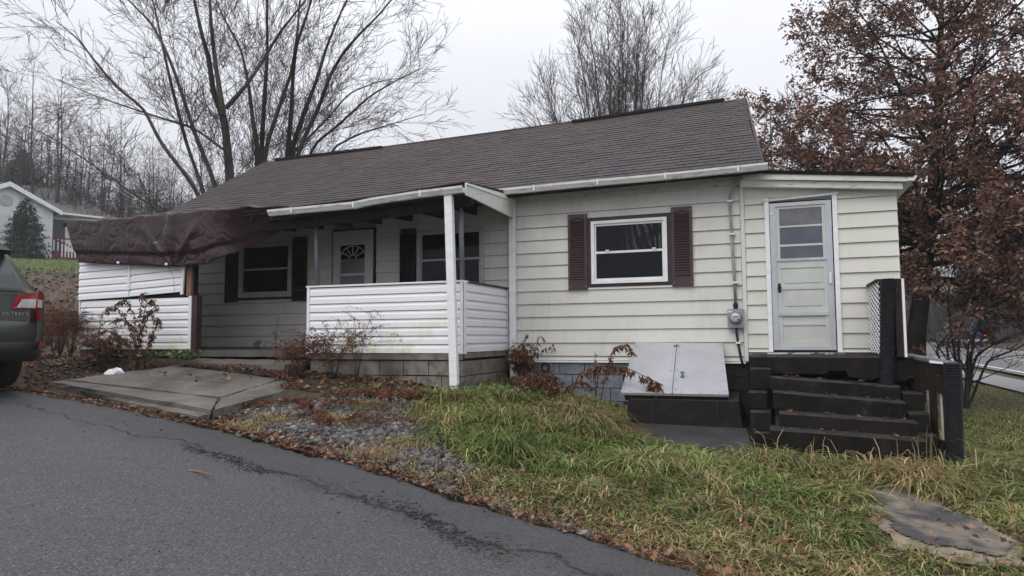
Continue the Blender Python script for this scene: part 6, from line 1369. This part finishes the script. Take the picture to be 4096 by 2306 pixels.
# ------------------------------------------------------------------ grass
def blades(P, L, W, droop, colr, rg, az=None):
    """P (n,3) roots -> 3-segment bent blades"""
    n = len(P); a = rg.uniform(0, 2*PI, n) if az is None else az; dx, dy = np.cos(a), np.sin(a); L = L[:, None]; dr = droop[:, None]
    side = np.stack([-dy, dx, np.zeros(n)], -1)*W[:, None]*.5; h = np.stack([dx, dy, np.zeros(n)], -1); up = np.array([0, 0, 1.0])
    p1 = P+L*(up*(.45-.18*dr)+h*.22*dr); p2 = P+L*(up*(.72-.48*dr)+h*.58*dr); p3 = P+L*(up*(.86-.86*dr)+h*.98*dr)
    V = np.stack([P-side, P+side, p1-side*.95, p1+side*.95, p2-side*.7, p2+side*.7, p3], 1); i = np.arange(n)[:, None, None]*7
    f = np.array([(0, 1, 3), (0, 3, 2), (2, 3, 5), (2, 5, 4), (4, 5, 6)]); c = np.repeat(colr[:, None], 7, 1).astype(np.float32)
    return V.reshape(-1, 3), (i+f[None]).reshape(-1, 3), c.reshape(-1, 3)
GREEN = np.array([(.078, .118, .030), (.145, .195, .054), (.232, .275, .090), (.34, .355, .138)]); STRAW = np.array([(.28, .20, .10), (.40, .30, .165), (.50, .39, .23), (.26, .15, .075), (.34, .32, .14)])
rg = np.random.default_rng(200)
def fbm(x, y, s): return .5+.25*(np.sin(x*s+.7*np.sin(y*s*1.3))+np.sin(y*s*.9+1.7+.8*np.sin(x*s*.7)))*.9+.15*np.sin(x*s*3.1+y*s*2.3)
def lawn_mask(x, y, rg):
    e = y-yedge(x); m = e > .12+.25*rg.random(len(x))
    m &= ~inside(GRAVEL, x+rg.normal(0, .09, len(x)), y+rg.normal(0, .09, len(x)))
    m &= ~inside(PATH, x+rg.normal(0, .03, len(x)), y+rg.normal(0, .03, len(x))); m &= ~(inside(DIRT, x, y) & (rg.random(len(x)) < .80))
    m &= ~((x > 1.95) & (x < 3.52) & (y > -2.28+rg.normal(0, .05, len(x)))); m &= ~((x > 3.5) & (x < 5.5) & (y > -2.16)); m &= ~((x > 4.2) & (x < 5.4) & (y > -2.42) & (rg.random(len(x)) < .75)); m &= ~((x > 2.3) & (x < 3.55) & (y > -2.5) & (rg.random(len(x)) < .7)); m &= ~((x < 5.5) & (y > -.1)); m &= ~((x > -7.5) & (x < -.13) & (y > -1.95))
    left = x < -.1+.35*np.sin(y*2.1)+rg.normal(0, .18, len(x)); m &= ~(left & (rg.random(len(x)) < .96)); return m
def straw_prob(x, y):
    e = y-yedge(x); p = .22+.52*np.exp(-(e/.95)**2)+.30*(fbm(x, y, 1.5)-.5); p = p-.5*np.exp(-(((x-1.3)/.7)**2+((y+3.9)/.5)**2))+.34*np.exp(-(((x-1.6)/.75)**2+((y+2.2)/.55)**2))+.6*np.exp(-(((x-5.05)/.65)**2+((y+2.65)/.40)**2)); p = p+.30*np.exp(-(((x-2.3)/.5)**2+((y+2.2)/.3)**2)); return np.clip(p, .06, .95)
def colours(x, y, rg, k=0.0):
    n = len(x); s = rg.random(n) < straw_prob(x, y)+k; g = GREEN[np.clip((fbm(x+3, y, 2.3)*2.2+rg.normal(0, .8, n)+.6).astype(int), 0, 3)]; t = STRAW[rg.integers(0, 5, n)]
    c = np.where(s[:, None], t, g)*rg.uniform(.75, 1.2, (n, 1)); return c, s
Vs, Fs, Cs, off = [], [], [], 0
def push(V, F, C):
    global off
    Vs.append(V); Fs.append(F+off); Cs.append(C); off += len(V)
# 1 short turf
n = 95000; u_ = rg.random(n); x = -1.2+(10.2)*u_; y = rg.uniform(-8.2, -.05, n); m = lawn_mask(x, y, rg); x, y = x[m], y[m]; n = len(x); c, s = colours(x, y, rg)
push(*blades(np.c_[x, y, terrain(x, y)-.01], rg.uniform(.06, .18, n), rg.uniform(.007, .012, n), np.clip(rg.normal(.88, .12, n), .4, 1.0), c, rg))
# 2 tufts of long drooping blades
nt_ = 1250; x0_ = rg.uniform(-.6, 8.6, nt_*2); y0_ = rg.uniform(-6.9, -.15, nt_*2); m = lawn_mask(x0_, y0_, rg); x0_, y0_ = x0_[m][:nt_], y0_[m][:nt_]
big = np.array([(1.75, -2.35), (1.55, -2.0), (.15, -2.3), (.55, -1.9), (-.05, -2.55), (1.1, -3.6), (1.3, -3.75), (2.5, -3.5), (2.7, -3.3), (6.0, -3.0), (6.2, -3.3), (6.5, -2.6), (5.9, -2.55), (7.0, -3.2), (6.3, -4.1), (1.85, -2.6), (.9, -3.0), (3.1, -3.1), (4.0, -2.45), (5.75, -2.35), (3.7, -2.4), (4.75, -2.6), (4.95, -2.75), (5.15, -2.6), (5.3, -2.8), (5.1, -2.9), (5.45, -2.6)])
x0_ = np.r_[x0_, np.repeat(big[:, 0], 3)]; y0_ = np.r_[y0_, np.repeat(big[:, 1], 3)]
sz = np.r_[np.clip(rg.lognormal(-.25, .38, len(x0_)-len(big)*3), .4, 1.45), np.full(len(big)*3, 1.75)]; e_ = y0_-yedge(x0_); sz = sz*np.clip(.45+e_*.40, .45, 1.05)
per = (52*sz**.7).astype(int); idx = np.repeat(np.arange(len(x0_)), per); n = len(idx)
x = x0_[idx]+rg.normal(0, .055, n)*sz[idx]; y = y0_[idx]+rg.normal(0, .055, n)*sz[idx]; ts_ = (rg.random(len(x0_)) < straw_prob(x0_, y0_)*.55)
c, s = colours(x, y, rg, -.12); c = c*np.clip(rg.normal(1.0, .24, (len(x0_), 1)), .5, 1.5)[idx]*np.array([1, 1, 1.])+0*s[:, None]; tb_ = ts_[idx] & (rg.random(n) < .72); c = np.where(tb_[:, None], STRAW[rg.integers(0, 5, n)]*rg.uniform(.8, 1.15, (n, 1)), c)
az = np.arctan2(y-y0_[idx], x-x0_[idx])+rg.normal(0, .7, n); dirn = fbm(x0_, y0_, .9)[idx]*6+rg.normal(0, .6, n); az = np.where(rg.random(n) < .18, dirn, az)
push(*blades(np.c_[x, y, terrain(x, y)-.01], rg.uniform(.12, .33, n)*sz[idx]**.8, rg.uniform(.007, .014, n), np.clip(rg.normal(.92, .11, n), .5, 1.08), c, rg, az))
# 2b broad-leaved weeds
n = 5200; cx_ = rg.uniform(0, 8.5, 420); cy_ = rg.uniform(-6.5, -.6, 420); j = rg.integers(0, 420, n); x = cx_[j]+rg.normal(0, .07, n); y = cy_[j]+rg.normal(0, .07, n); m = lawn_mask(x, y, rg); x, y = x[m], y[m]; n = len(x); c = GREEN[rg.integers(1, 4, n)]*rg.uniform(.7, 1.1, (n, 1)); push(*blades(np.c_[x, y, terrain(x, y)], rg.uniform(.05, .13, n), rg.uniform(.022, .045, n), np.clip(rg.normal(.8, .15, n), .3, 1), c, rg))
# 3 thin straw stalks by the steps
n = 45; x = rg.uniform(3.7, 5.7, n); y = rg.uniform(-2.75, -2.2, n); c = STRAW[rg.integers(0, 3, n)]*1.05; push(*blades(np.c_[x, y, terrain(x, y)], rg.uniform(.35, .72, n), rg.uniform(.006, .009, n), np.clip(rg.normal(.5, .28, n), .05, .95), c, rg))
# 4 fringe along the road edge and slab
n = 6500; x = rg.uniform(-2.4, 4.6, n); y = yedge(x)+np.abs(rg.normal(.12, .12, n)); k_ = rg.random(n) < np.clip((x+2.6)/4, .25, 1)*(.35+.65*(fbm(x, y, 2.7) > .48)); x, y = x[k_], y[k_]; n = len(x); c = STRAW[rg.integers(0, 5, n)]*rg.uniform(.7, 1.1, (n, 1)); push(*blades(np.c_[x, y, terrain(x, y)], rg.uniform(.05, .15, n), rg.uniform(.005, .008, n), np.clip(rg.normal(.8, .15, n), .3, 1), c, rg))
n = 2600; b = gpoly([(1370, 1690), (1480, 1640), (1100, 1690), (960, 1730), (1500, 1830), (1620, 1790)]); j = rg.integers(0, 6, n); x = b[j, 0]+rg.normal(0, .16, n); y = b[j, 1]+rg.normal(0, .07, n); c, s = colours(x, y, rg, .35); push(*blades(np.c_[x, y, terrain(x, y)], rg.uniform(.08, .2, n), rg.uniform(.005, .008, n), np.clip(rg.normal(.7, .2, n), .2, 1), c, rg))
o = obj('grass', fast_mesh('grass', np.vstack(Vs), np.vstack(Fs), M_GRASS, np.vstack(Cs))); o['kind'] = 'stuff'; tag(o, 'long wet green and straw coloured grass in front of the house', 'grass'); print('grass verts', off)
# 5 lawn towards the highway
Vs, Fs, Cs, off = [], [], [], 0
n = 52000; t = rg.random(n)**1.6; d_ = 9.5+17*t; px = rg.uniform(3640, 4220, n); P = np.array([CAM[0]+d_*(CF[0]+CR[0]*(px-2048)/FPX), CAM[1]+d_*(CF[1]+CR[1]*(px-2048)/FPX)]).T; m = (hwy_lat(P[:, 0], P[:, 1]) < -2.7) & ((P[:, 0] > 5.7) | (P[:, 1] < -2.3)) & ((P[:, 0] > 7.8) | (P[:, 1] > -2) ); P = P[m]; n = len(P)
g = GREEN[rg.integers(0, 4, n)]*rg.uniform(.7, 1.1, (n, 1)); st_ = rg.random(n) < np.clip(.25+.5*(fbm(P[:, 0], P[:, 1], .8)-.5)+.02*(P[:, 1]), .05, .8); c = np.where(st_[:, None], STRAW[rg.integers(0, 5, n)]*.6, g); push(*blades(np.c_[P, terrain(P[:, 0], P[:, 1])-.01], rg.uniform(.06, .16, n), rg.uniform(.010, .018, n), np.clip(rg.normal(.65, .2, n), .2, 1), c, rg))
n = 26000; P = np.c_[rg.uniform(5.5, 15, n), rg.uniform(-2.2, 13, n)]; P = P[hwy_lat(P[:, 0], P[:, 1]) < -2.7]; n = len(P); c = np.where((rg.random(n) < .3)[:, None], STRAW[rg.integers(0, 5, n)]*.6, GREEN[rg.integers(0, 4, n)]*rg.uniform(.6, 1.0, (n, 1))); push(*blades(np.c_[P, terrain(P[:, 0], P[:, 1])-.01], rg.uniform(.06, .15, n), rg.uniform(.012, .022, n), np.clip(rg.normal(.7, .2, n), .2, 1), c, rg))
o = obj('grass', fast_mesh('grass', np.vstack(Vs), np.vstack(Fs), M_GRASS, np.vstack(Cs))); o['kind'] = 'stuff'; tag(o, 'shorter lawn sloping right of the steps towards the highway', 'grass')
# 6 green lawn before the white house
Vs, Fs, Cs, off = [], [], [], 0
n = 14000; x = rg.uniform(-46, -22, n); y = rg.uniform(4, 28, n); z = terrain(x, y); m = (z > 4.6) & (z < 6.6); x, y = x[m], y[m]; n = len(x); c = GREEN[rg.integers(1, 4, n)]; push(*blades(np.c_[x, y, terrain(x, y)], rg.uniform(.10, .2, n), rg.uniform(.03, .05, n), np.clip(rg.normal(.6, .2, n), .2, 1), c, rg))
o = obj('grass', fast_mesh('grass', np.vstack(Vs), np.vstack(Fs), M_GRASS, np.vstack(Cs))); o['kind'] = 'stuff'; tag(o, 'green lawn in front of the white house on the rise', 'grass')


# ------------------------------------------------------------------ damp air
k = Nodes('damp_air'); k.t.nodes.remove(k.b); pv = k.n('VolumePrincipled'); pv.inputs['Color'].default_value = (.93, .95, 1, 1); pv.inputs['Density'].default_value = 0.0011; pv.inputs['Anisotropy'].default_value = 0.2
k.l(pv.outputs[0], k.o.inputs['Volume'])
gv_ = np.array([v.co[:] for v in bpy.data.objects['ground'].data.vertices])
hz_ = MB().box(gv_[:, 0].min()-5, gv_[:, 0].max()+5, gv_[:, 1].min()-5, gv_[:, 1].max()+5, gv_[:, 2].min()-1, max(34, gv_[:, 2].max()+1)).build('haze', k.m); hz_['kind'] = 'stuff'
